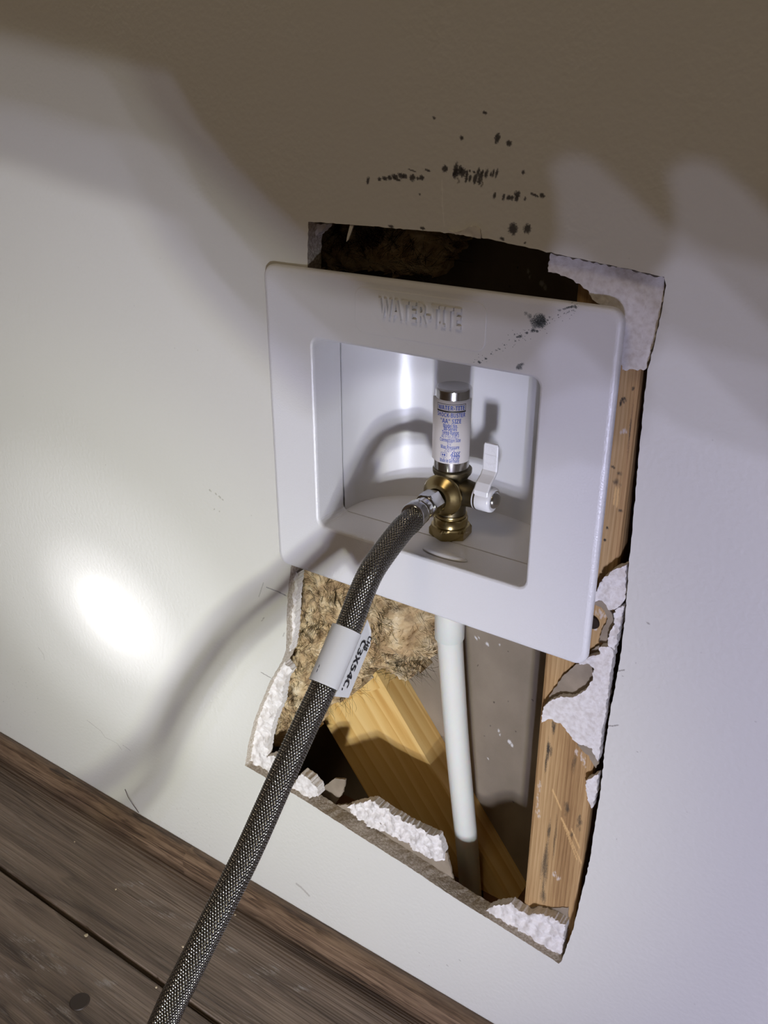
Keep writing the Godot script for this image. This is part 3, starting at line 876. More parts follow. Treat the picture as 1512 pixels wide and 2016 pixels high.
	for q in papers:
		var zt: float = q[3]
		var top := func(x: float, y: float) -> float: return zt + 0.0006 * nz.get_noise_2d(x * 60.0, y * 60.0)
		var b := Build.new()
		rough_slab(b, ragged(poly_px(q[2], zt), 0.0012, 0.0009, 350 + k), top, zt - 0.0016, 0.003, 450 + k, 1)
		var o := part(self, q[0], b.done(), M.paper)
		tag(o, q[1], "paper", "torn drywall paper")
		k += 1
	# sliver of paint skin hanging into the hole, and the curled flake above it
	var b2 := Build.new()
	b2.prism(poly_px([[690, 440], [697, 441], [692, 456], [686, 472], [682, 476], [684, 464]], -0.001), -0.0016, -0.0008)
	var sl := part(self, "paint_sliver", b2.done(), mat(Color(0.80, 0.78, 0.73), 0.7))
	tag(sl, "thin white paint sliver hanging into the dark top of the hole", "paint sliver")
	b2 = Build.new()
	var outl := ragged(poly_px(zoomed([[690, 880], [760, 895], [800, 880], [860, 850], [905, 845], [930, 870], [942, 920], [935, 945], [850, 925], [760, 910]], 700, 220, 3.78), 0.0), 0.0008, 0.0006, 391)
	rough_slab(b2, outl, func(x: float, y: float) -> float: return 0.0012 + 0.0012 * nz.get_noise_2d(x * 160, y * 160), 0.0, 0.001, 460, 1)
	var fl := part(self, "paint_blister", b2.done(), mat(Color(0.82, 0.80, 0.755), 0.6))
	tag(fl, "lifted paint blister on the upper edge of the hole", "paint blister")

# =====================================================================
func fibres(count: int, place: Callable, sd: int, wide := 0.00022, length := 0.016) -> ArrayMesh:
	var r := RandomNumberGenerator.new()
	r.seed = sd
	var vs := PackedVector3Array(); var ns := PackedVector3Array(); var cs := PackedColorArray(); var ix := PackedInt32Array()
	var flow := noise(sd, 1.0, 2)
	for i in count:
		var p: Vector3 = place.call(r)
		if p.z > 1.0: continue
		var ang := flow.get_noise_2d(p.x * 22.0, p.y * 22.0) * 6.0 + r.randf_range(-0.5, 0.5)
		var curl := r.randf_range(-90.0, 90.0)
		var l := length * r.randf_range(0.4, 1.3)
		var t := r.randf()
		var c := Color(0.42, 0.32, 0.19).lerp(Color(0.66, 0.56, 0.39), t)
		if r.randf() < 0.16: c = Color(0.62, 0.54, 0.42)
		var w := wide * r.randf_range(0.6, 1.5)
		var base := vs.size()
		var seg := 6
		for k in seg + 1:
			var d := Vector3(cos(ang), sin(ang), r.randf_range(-0.35, 0.35))
			var sd2 := Vector3(-sin(ang), cos(ang), 0) * w * (1.0 if k < seg else 0.3)
			vs.append(p + sd2); vs.append(p - sd2)
			ns.append(Vector3(0, 0, 1)); ns.append(Vector3(0, 0, 1))
			cs.append(c); cs.append(c)
			if k < seg:
				var q := base + k * 2
				ix.append_array([q, q + 1, q + 2, q + 1, q + 3, q + 2])
			p += d * l / seg
			ang += curl * l / seg
	var a := []
	a.resize(Mesh.ARRAY_MAX)
	a[Mesh.ARRAY_VERTEX] = vs; a[Mesh.ARRAY_NORMAL] = ns; a[Mesh.ARRAY_COLOR] = cs; a[Mesh.ARRAY_INDEX] = ix
	var m := ArrayMesh.new()
	m.add_surface_from_arrays(Mesh.PRIMITIVE_TRIANGLES, a)
	return m
func make_insulation() -> void:
	var specs := [
		["insulation", "clump of tan glass-wool insulation hanging below the outlet box", [[520, 1075], [700, 1085], [805, 1140], [822, 1230], [838, 1290], [814, 1320], [785, 1332], [795, 1350], [768, 1362], [738, 1338], [702, 1332], [672, 1380], [645, 1402], [605, 1418], [578, 1468], [548, 1492], [505, 1490], [470, 1400], [500, 1250]], -0.030, 9000, 0.026],
		["insulation", "dark brown insulation in the cavity above the outlet box", [[540, 380], [760, 390], [905, 420], [880, 470], [850, 515], [830, 548], [700, 542], [540, 530]], -0.050, 1600, 0.02],
	]
	var k := 0
	for q in specs:
		var zt: float = q[3]
		var pl := ragged(poly_px(q[2], zt), 0.002, 0.006, 500 + k)
		var n1 := noise(510 + k, 1.0, 5, 0.0)
		var n2 := noise(520 + k, 1.0, 3)
		var deep: float = q[5]
		var top := func(x: float, y: float) -> float:
			var d := 1.0
			for i in range(0, pl.size(), 2):
				d = minf(d, Vector2(x, y).distance_squared_to(pl[i]))
			var edge := clampf(sqrt(d) / 0.016, 0.0, 1.0)
			var wv := n2.get_noise_2d(x * 20.0, y * 20.0) * 0.02
			var f := 1.0 - absf(n1.get_noise_2d((x + wv) * 42.0, (y - wv) * 42.0)) * 2.0
			return zt - deep * pow(1.0 - edge, 2.0) + 0.009 * n2.get_noise_2d(x * 28.0, y * 28.0) + 0.0045 * (f - 0.6) + 0.0018 * n1.get_noise_2d(x * 300.0, y * 300.0)
		var t := thing(q[0], q[1], "insulation")
		var b := Build.new()
		rough_slab(b, pl, top, zt - deep - 0.012, 0.0017, 530 + k, 1)
		part(t, "wool", b.done(), M.wool)
		var lo := pl[0]; var hi := pl[0]
		for p in pl:
			lo = lo.min(p); hi = hi.max(p)
		var place := func(r: RandomNumberGenerator) -> Vector3:
			var p := Vector2(r.randf_range(lo.x, hi.x), r.randf_range(lo.y, hi.y))
			if not Geometry2D.is_point_in_polygon(p, pl): return Vector3(0, 0, 9)
			return Vector3(p.x, p.y, top.call(p.x, p.y) + r.randf_range(-0.0005, 0.0012))
		var f := part(t, "fibres", fibres(q[4], place, 540 + k, 0.00007, 0.017), M.fibre)
		f.set_meta("kind", "stuff")
		k += 1

# =====================================================================
const BX0 := -0.3725
const BX1 := -0.1490
const BY0 := 0.3562
const BY1 := 0.5564
const OX0 := -0.3368
const OX1 := -0.1890
const OY0 := 0.3940
const OY1 := 0.5163
func box_uv(p: Vector3) -> Vector2:
	return Vector2((p.x - BX0) / (BX1 - BX0), 1.0 - (p.y - BY0) / (BY1 - BY0))
func make_box() -> void:
	var t := thing("outlet_box", "white plastic recessed outlet box with a wide square flange and raised lettering", "outlet box")
	# stained front flange
	var im := Image.create(1024, 1024, false, Image.FORMAT_RGB8)
	im.fill(Color(0.865, 0.86, 0.855))
	var fp := func(u: float, v: float) -> Vector2:
		var w := pz(u, v, 0.0045)
		return box_uv(w) * 1024.0
	var ink := Color(0.13, 0.16, 0.18)
	# splatter: listed in a 2.7x enlargement whose corner is (700, 500)
	for s in [[975, 345, 26, 22, .75], [985, 370, 20, 18, .75], [955, 375, 18, 14, .6], [940, 355, 14, 12, .5], [1000, 350, 10, 22, .7], [905, 315, 8, 8, .4], [925, 330, 10, 10, .4], [945, 405, 12, 8, .8], [965, 410, 6, 6, .8], [910, 418, 7, 5, .8], [875, 436, 10, 6, .8], [860, 440, 6, 4, .8],
		[848, 462, 4, 3, .7], [845, 425, 3, 3, .7], [790, 483, 4, 3, .6], [765, 505, 4, 3, .6], [750, 512, 4, 3, .6], [720, 530, 4, 3, .6], [692, 555, 6, 4, .7], [655, 572, 6, 5, .7], [660, 578, 4, 4, .7], [1020, 350, 4, 4, .6], [1030, 335, 3, 3, .6], [1045, 345, 3, 3, .5], [1075, 322, 4, 3, .6],
		[1085, 298, 6, 4, .5], [1110, 290, 8, 4, .5], [1130, 284, 10, 4, .7], [1150, 280, 8, 5, .8], [1168, 280, 6, 8, .8], [1130, 308, 8, 3, .4], [1155, 298, 6, 3, .5], [870, 600, 14, 12, .55], [882, 585, 12, 6, .55], [860, 605, 8, 6, .4]]:
		var c: Vector2 = fp.call(700 + s[0] / 2.7, 500 + s[1] / 2.7)
		dab(im, c.x, c.y, s[2] * 0.55, s[3] * 0.6, -0.5, ink, s[4], 1.2)
	for i in 90:
		var a := rng.randf()
		var c: Vector2 = fp.call(lerpf(935, 1140, a) + rng.randfn(0, 7), lerpf(712, 600, a) + rng.randfn(0, 8))
		dab(im, c.x, c.y, rng.randf_range(0.7, 1.6), rng.randf_range(0.7, 1.4), 0.0, ink, rng.randf_range(0.3, 0.7), 0.3)
	var fm: StandardMaterial3D = M.plastic.duplicate()
	fm.uv1_triplanar = false
	fm.uv1_scale = Vector3.ONE
	fm.albedo_color = Color.WHITE
	fm.albedo_texture = tex(im)
	fm.normal_texture = bump(8, 1024, 0.12, 3, 1.4)
	fm.normal_scale = 0.4
	var b := Build.new(box_uv)
	var rings := []
	var outer := func(ins: float, z: float) -> PackedVector3Array: return round_rect(BX0 + ins, BX1 - ins, BY0 + ins, BY1 - ins, 0.0075 - ins * 0.5, z, 6)
	var inner := func(ins: float, z: float) -> PackedVector3Array: return round_rect(OX0 + ins, OX1 - ins, OY0 + ins, OY1 - ins, 0.0055 - ins * 0.5, z, 6)
	rings.append(outer.call(0.0, 0.0006))
	rings.append(outer.call(0.0, 0.0026))
	rings.append(outer.call(0.0005, 0.0037))
	rings.append(outer.call(0.0014, 0.0043))
	rings.append(outer.call(0.0030, 0.0046))
	rings.append(inner.call(-0.0016, 0.0046))
	rings.append(inner.call(-0.0006, 0.0042))
	rings.append(inner.call(-0.0001, 0.0034))
	rings.append(inner.call(0.0, 0.0022))
	rings.append(inner.call(-0.0024, 0.0006))
	rings.append(outer.call(0.0, 0.0006))
	b.loft(rings, [1, 1, 1, 1, 2, 1, 1, 1, FLAT, FLAT], false, false)
	part(t, "flange", b.done(), fm, "white flange with a dark ink splatter near its upper corner")
	b = Build.new()
	b.loft([inner.call(-0.0024, 0.0008), inner.call(0.0, 0.0023), inner.call(0.0002, -0.0225), inner.call(-0.0016, -0.0225), inner.call(-0.0024, 0.0008)], [FLAT], false, false)
	part(t, "collar", b.done(), M.plastic)
	# raised badge and lettering
	var c0 := pz(706, 573, 0.0046); var c1 := pz(957, 692, 0.0046)
	var bl := pz(700, 640, 0.0046); var br := pz(958, 640, 0.0046)
	var by1 := pz(830, 580, 0.0046).y; var by0 := pz(830, 674, 0.0046).y
	b = Build.new()
	b.loft([round_rect(bl.x, br.x, by0, by1, 0.006, 0.0045), round_rect(bl.x, br.x, by0, by1, 0.006, 0.0049), round_rect(bl.x + 0.0005, br.x - 0.0005, by0 + 0.0005, by1 - 0.0005, 0.0056, 0.0051)], [FLAT], false, true)
	var badge := part(t, "badge", b.done(), M.plastic)
	var tp := text_points("WATER-TITE", 0.0165, true, 0.6, 0.0030)
	var mid := pz(828, 617, 0.0051)
	var lo := 9.0; var hi := -9.0
	for p in tp:
		lo = minf(lo, p.x); hi = maxf(hi, p.x)
	var wide := pz(908, 625, 0.0051).x - pz(747, 608, 0.0051).x
	b = Build.new()
	b.grp(FLAT)
	for i in range(0, tp.size(), 3):
		for j in 3:
			var p := tp[i + j]
			b.vtx(Vector3(mid.x + p.x * wide / (hi - lo) , mid.y + p.y * 0.9, 0.0051 + p.z + 0.0003))
	part(badge, "lettering", b.done(), M.plastic, "raised WATER-TITE letters")
	# rear tub with a curved back
	b = Build.new()
	var cx := (OX0 + OX1) / 2
	var hw := (OX1 - OX0) / 2
	var zs := -0.0235
	var inn := PackedVector2Array(); var out := PackedVector2Array()
	for k in 41:
		var a := PI * k / 40.0
		var sx := signf(cos(a)) * pow(absf(cos(a)), 0.80)
		var sz := pow(sin(a), 0.80)
		inn.append(Vector2(cx + (hw - 0.0006) * sx, zs - 0.0015 - 0.0520 * sz))
		out.append(Vector2(cx + (hw + 0.0016) * sx, zs - 0.0015 - 0.0542 * sz))
	inn[0].y = zs; out[0].y = zs
	inn[40].y = zs; out[40].y = zs
	var y0 := OY0 + 0.0003; var y1 := OY1 - 0.0003
	b.grp(2)
	for k in 40:
		b.quad(Vector3(inn[k].x, y0, inn[k].y), Vector3(inn[k].x, y1, inn[k].y), Vector3(inn[k + 1].x, y1, inn[k + 1].y), Vector3(inn[k + 1].x, y0, inn[k + 1].y))
	b.grp(3)
	for k in 40:
		b.quad(Vector3(out[k].x, y0 - 0.002, out[k].y), Vector3(out[k + 1].x, y0 - 0.002, out[k + 1].y), Vector3(out[k + 1].x, y1 + 0.002, out[k + 1].y), Vector3(out[k].x, y1 + 0.002, out[k].y))
	b.grp(FLAT)
	var mc := Vector2(cx, zs)
	for k in 40:
		var p := inn[k]; var q := inn[k + 1]; var po := out[k]; var qo := out[k + 1]
		b.tri(Vector3(mc.x, y0, zs), Vector3(p.x, y0, p.y), Vector3(q.x, y0, q.y))
		b.tri(Vector3(mc.x, y1, zs), Vector3(q.x, y1, q.y), Vector3(p.x, y1, p.y))
		b.tri(Vector3(mc.x, y0 - 0.002, zs), Vector3(qo.x, y0 - 0.002, qo.y), Vector3(po.x, y0 - 0.002, po.y))
		b.tri(Vector3(mc.x, y1 + 0.002, zs), Vector3(po.x, y1 + 0.002, po.y), Vector3(qo.x, y1 + 0.002, qo.y))
	for e in [[y0 - 0.002, y0], [y1, y1 + 0.002]]:
		b.quad(Vector3(OX0 - 0.002, e[0], zs), Vector3(OX1 + 0.002, e[0], zs), Vector3(OX1 + 0.002, e[1], zs), Vector3(OX0 - 0.002, e[1], zs))
	var tubm: StandardMaterial3D = M.plastic.duplicate()
	tubm.roughness = 0.28
	tubm.normal_scale = 0.1
	part(t, "tub", b.done(), tubm)
	# moulded oval on the lower lip
	b = Build.new()
	var oc := py(866, 1100, OY0)
	var rr := []
	for k in 7:
		var a := PI / 2 * k / 6.0
		var r := PackedVector3Array()
		for j in 36:
			var ph := TAU * j / 36
			r.append(Vector3(oc.x + 0.0155 * cos(a) * cos(ph), OY0 + 0.0004 + 0.0022 * sin(a), -0.0055 - 0.0045 * cos(a) * sin(ph)))
		rr.append(r)
	b.loft(rr, [1], false, false)
	part(t, "lip_boss", b.done(), tubm, "raised oval boss on the lower lip")
	# spigot under the tub
	b = Build.new()
	lathe(b, Vector3(-0.2615, 0.392, -0.036), Vector3.DOWN, [[0.0145, 0.0, FLAT], [0.0145, 0.028, FLAT], [0.0135, 0.030, FLAT]], 32)
	part(t, "spigot", b.done(), M.plastic)

# =====================================================================
const VX := -0.2600
const VZ := -0.0330
func hexring(c: Vector3, u: Vector3, v: Vector3, flat: float, n := 48, rnd := 0.0) -> PackedVector3Array:
	var o := PackedVector3Array()
	for k in n:
		var a := TAU * k / n
		var s := PI / 3
		var r := flat / cos(fposmod(a + s / 2, s) - s / 2)
		if rnd > 0: r = minf(r, rnd)
		o.append(c + (u * cos(a) + v * sin(a)) * r)
	return o
func make_valve() -> void:
	var t := thing("shutoff_valve", "small brass quarter-turn shutoff valve with a white lever inside the box", "valve", Vector3(VX, OY0, VZ))
	var vc := Vector3(0, 0.0305, 0)        # crossing of the ports
	# hex base
	var b := Build.new()
	var u := Vector3(0.92, 0, 0.39).normalized(); var v := u.cross(Vector3.UP)
	b.loft([hexring(Vector3(0, 0, 0), v, u, 0.0118, 48, 0.0131), hexring(Vector3(0, 0.0008, 0), v, u, 0.0118), hexring(Vector3(0, 0.0052, 0), v, u, 0.0118), hexring(Vector3(0, 0.0072, 0), v, u, 0.0118, 48, 0.0121), circle(Vector3(0, 0.0075, 0), v, u, 0.0106, 48)], [FLAT, FLAT, FLAT, FLAT])
	part(t, "hex_nut", b.done(), M.brass, "bright brass hexagonal nut")
	b = Build.new()
	lathe(b, Vector3(0, 0.0070, 0), Vector3.UP, [[0.0108, 0.0, 1], [0.0108, 0.0052, 1], [0.0100, 0.0057, FLAT], [0.0094, 0.0058, 1], [0.0094, 0.0066, FLAT], [0.0101, 0.0067, 2], [0.0103, 0.0074, 2], [0.0101, 0.0082, FLAT], [0.0094, 0.0083, FLAT]], 56)
	part(t, "collar", b.done(), M.brass)
	# body with its ports
	b = Build.new()
	lathe(b, Vector3(0, 0.014, 0), Vector3.UP, [[0.0093, 0.0, 1], [0.0093, 0.0060, 1], [0.0093, 0.0085, 1], [0.0096, 0.0115, 1], [0.0101, 0.0150, 1], [0.0101, 0.0195, 1], [0.0097, 0.0225, 1], [0.0095, 0.0245, 1], [0.0103, 0.0262, 1], [0.0117, 0.0280, 1], [0.0121, 0.0292, 1], [0.0121, 0.0310, FLAT], [0.0114, 0.0315, FLAT]], 56)
	lathe(b, vc, Vector3.RIGHT, [[0.0090, 0.0, 1], [0.0086, 0.010, 1], [0.0080, 0.0130, 1], [0.0078, 0.0185, 1], [0.0082, 0.0192, 1], [0.0082, 0.0200, FLAT]], 40)
	lathe(b, vc, Vector3(0, 0, 1), [[0.0105, 0.0, 1], [0.0105, 0.0098, 1], [0.0110, 0.0104, FLAT]], 48)
	part(t, "body", b.done(), M.brass_dull, "dull cast brass body")
	# polished outlet cone facing the room
	b = Build.new()
	lathe(b, vc + Vector3(0, 0, 0.0098), Vector3(0, 0, 1), [[0.0128, 0.0, 1], [0.0134, 0.0006, 1], [0.0134, 0.0018, 1], [0.0126, 0.0028, 2], [0.0108, 0.0046, 2], [0.0088, 0.0060, 2], [0.0076, 0.0072, 2], [0.0070, 0.0085, FLAT]], 56)
	part(t, "outlet", b.done(), M.brass, "polished brass outlet")
	# white lever
	var h := Node3D.new()
	h.name = "handle"
	t.add_child(h)
	h.position = vc + Vector3(0.0175, 0.0, 0)
	b = Build.new()
	lathe(b, Vector3.ZERO, Vector3.RIGHT, [[0.0074, 0.0, 1], [0.0080, 0.0006, 1], [0.0080, 0.0105, 1], [0.0076, 0.0118, 1], [0.0066, 0.0123, FLAT]], 40)
	part(h, "hub", b.done(), M.handle, "white round lever hub")
	# bent strip: side profile swept with thickness
	b = Build.new()
	var prof := [Vector2(0.0062, 0.0020), Vector2(0.0058, 0.0065), Vector2(0.0030, 0.0105), Vector2(-0.0020, 0.0140), Vector2(-0.0042, 0.0165), Vector2(-0.0046, 0.0190), Vector2(-0.0046, 0.0325), Vector2(-0.0046, 0.0338)]
	var rings := []
	for i in prof.size():
		var d: Vector2 = (prof[mini(i + 1, prof.size() - 1)] - prof[maxi(i - 1, 0)]).normalized()
		var n := Vector2(d.y, -d.x) * 0.0010
		var w := 0.0049 if i < prof.size() - 1 else 0.0042
		var q: Vector2 = prof[i]
		var r := PackedVector3Array()
		for s in [[-1, -0.86], [-0.55, -1.0], [0.55, -1.0], [1, -0.86], [1, 0.86], [0.55, 1.0], [-0.55, 1.0], [-1, 0.86]]:
			r.append(Vector3(0.0062 + s[1] * w, q.y + n.y * s[0], q.x + n.x * s[0]))
		rings.append(r)
	b.loft(rings, [FLAT])
	part(h, "lever", b.done(), M.handle, "white bent lever")
	b = Build.new()
	lathe(b, Vector3(0.0120, 0, 0), Vector3.RIGHT, [[0.0052, 0.0, 1], [0.0050, 0.0012, 1], [0.0038, 0.0026, 1], [0.0020, 0.0033, 1], [0.0, 0.0036, 1]], 32)
	part(h, "screw", b.done(), M.steel, "domed steel screw")
	# raised marks on the lever: a shield between two short lines of letters
	b = Build.new()
	b.grp(FLAT)
	for row in [["TR", 0.0302, 0.0034], ["UPC", 0.0246, 0.0036], ["NS", 0.0198, 0.0030]]:
		for p in text_points(row[0], row[2], true, 1.0, 0.0003):
			b.vtx(Vector3(0.0062 + p.x, row[1] + p.y, -0.0036 + p.z))
	for q in [[-0.0038, 0.0268, 0.0038, 0.0268], [0.0038, 0.0268, 0.0036, 0.0222], [0.0036, 0.0222, 0.0, 0.0205], [0.0, 0.0205, -0.0036, 0.0222], [-0.0036, 0.0222, -0.0038, 0.0268]]:
		tube(b, PackedVector3Array([Vector3(0.0062 + q[0], q[1], -0.0036), Vector3(0.0062 + q[2], q[3], -0.0036)]), 0.00022, 6)
	part(h, "marking", b.done(), M.handle, "raised shield and letters")

func make_arrester() -> void:
	var y0 := OY0 + 0.0450
	var t := thing("water_hammer_arrester", "stainless steel cylinder with a white and blue printed label above the valve", "arrester", Vector3(VX - 0.0008, y0, VZ))
	var R := 0.01085
	var top := 0.0520
	var b := Build.new()
	lathe(b, Vector3.ZERO, Vector3.UP, [[0.0098, -0.0010, 1], [0.0106, -0.0002, 1], [R, 0.0012, 1], [R, 0.0100, 1], [R, top - 0.0012, 2], [R - 0.0004, top - 0.0003, 2], [R - 0.0013, top, FLAT]], 72)
	part(t, "cylinder", b.done(), M.steel)
	# label wrapped round the front
	b = Build.new()
	var Rl := R + 0.00025
	var facing := atan2(CAM.x - VX, CAM.z - VZ) - 0.12    # turn about y, from +z toward +x
	var ly0 := 0.0065; var ly1 := top - 0.0062
	var span := 1.42
	var n := 48
	b.grp(1)
	for k in n:
		var a0 := facing - span + 2 * span * k / n
		var a1 := facing - span + 2 * span * (k + 1) / n
		# the free edge stands off a little
		var r0 := Rl + 0.0009 * pow(clampf((-(a0 - facing) - span + 0.35) / 0.35, 0, 1), 2)
		var r1 := Rl + 0.0009 * pow(clampf((-(a1 - facing) - span + 0.35) / 0.35, 0, 1), 2)
		b.quad(Vector3(sin(a0) * r0, ly0, cos(a0) * r0), Vector3(sin(a1) * r1, ly0, cos(a1) * r1), Vector3(sin(a1) * r1, ly1, cos(a1) * r1), Vector3(sin(a0) * r0, ly1, cos(a0) * r0))
		b.quad(Vector3(sin(a0) * (R - 0.0001), ly1, cos(a0) * (R - 0.0001)), Vector3(sin(a0) * r0, ly1, cos(a0) * r0), Vector3(sin(a1) * r1, ly1, cos(a1) * r1), Vector3(sin(a1) * (R - 0.0001), ly1, cos(a1) * (R - 0.0001)))
	var lab := part(t, "label", b.done(), M.sticker, "white paper label with blue print")
	var blue := Build.new()
	blue.grp(FLAT)
	var rp := Rl + 0.00008
	var hgt := ly1 - ly0
	# text, height up the label (0..1), letter size, wanted width in metres, sideways shift, serif
	var rows := [["WATER-TITE", 0.893, 0.0034, 0.0172, 0.0, true], ["SHOCK-BUSTER", 0.782, 0.0034, 0.0184, 0.0, true], ["\"AA\" SIZE", 0.688, 0.0034, 0.0130, 0.0, true], ["Model No.", 0.616, 0.0018, 0.0090, 0.0, true], ["88-Series", 0.567, 0.0018, 0.0080, 0.0, true],
		["Temp Range", 0.496, 0.0019, 0.0102, 0.0, true], ["40 F to 200 F", 0.446, 0.0019, 0.0110, 0.0, false], ["Connection Size", 0.388, 0.0019, 0.0130, 0.0, true], ["1/2\"", 0.336, 0.0020, 0.0032, 0.0, false], ["Max Pressure", 0.273, 0.0019, 0.0116, 0.0, true], ["250 PSI", 0.223, 0.0018, 0.0062, 0.0, false],
		["ASSE", 0.165, 0.0028, 0.0055, 0.0035, true], ["1010", 0.107, 0.0028, 0.0055, 0.0035, true], ["Made in Germany", 0.045, 0.0018, 0.0122, 0.0, true]]
	for row in rows:
		var tp := text_points(row[0], row[2], row[5])
		var lo := 9.0; var hi := -9.0; var ym := 0.0; var yl := 9.0; var yh := -9.0
		for p in tp:
			lo = minf(lo, p.x); hi = maxf(hi, p.x); yl = minf(yl, p.y); yh = maxf(yh, p.y)
		ym = (yl + yh) / 2
		for p in tp:
			var x: float = (p.x - (lo + hi) / 2) * row[3] / maxf(0.0001, hi - lo) + row[4]
			if row[0] == "ASSE" or row[0] == "1010": x += (p.y - ym) * 0.25
			var a := facing + x / rp
			blue.vtx(Vector3(sin(a) * rp, ly0 + hgt * row[1] + (p.y - ym) * (0.66 if row[2] < 0.0025 else 0.76), cos(a) * rp))
	var strip := func(bb: Build, x0: float, x1: float, ya: float, yb: float, rad: float) -> void:
		for k in 16:
			var a0 := facing + lerpf(x0, x1, k / 16.0) / rad; var a1 := facing + lerpf(x0, x1, (k + 1) / 16.0) / rad
			bb.quad(Vector3(sin(a0) * rad, ya, cos(a0) * rad), Vector3(sin(a1) * rad, ya, cos(a1) * rad), Vector3(sin(a1) * rad, yb, cos(a1) * rad), Vector3(sin(a0) * rad, yb, cos(a0) * rad))
	var sy := ly0 + hgt * 0.13
	for q in [[-0.0056, -0.0016, sy + 0.0018, sy + 0.0020], [-0.0056, -0.0054, sy - 0.0006, sy + 0.0020], [-0.0018, -0.0016, sy - 0.0006, sy + 0.0020], [-0.0050, -0.0022, sy - 0.0010, sy - 0.0008], [-0.0042, -0.0030, sy - 0.0018, sy - 0.0016], [-0.0048, -0.0024, sy + 0.0004, sy + 0.0006], [-0.0046, -0.0040, sy - 0.0002, sy + 0.0012], [-0.0034, -0.0026, sy - 0.0002, sy + 0.0012]]:
		strip.call(blue, q[0], q[1], q[2], q[3], rp)
	part(lab, "print", blue.done(), M.ink_blue, "blue lettering")
	var frame := Build.new()
	frame.grp(FLAT)
	var fy := ly0 + hgt * 0.893
	for q in [[-0.0095, 0.0095, fy + 0.0020, fy + 0.0023], [-0.0095, 0.0095, fy - 0.0027, fy - 0.0018], [-0.0095, -0.0092, fy - 0.0025, fy + 0.0023], [0.0092, 0.0095, fy - 0.0025, fy + 0.0023]]:
		strip.call(frame, q[0], q[1], q[2], q[3], rp)
	part(lab, "frame", frame.done(), M.ink_black, "black printed frame")

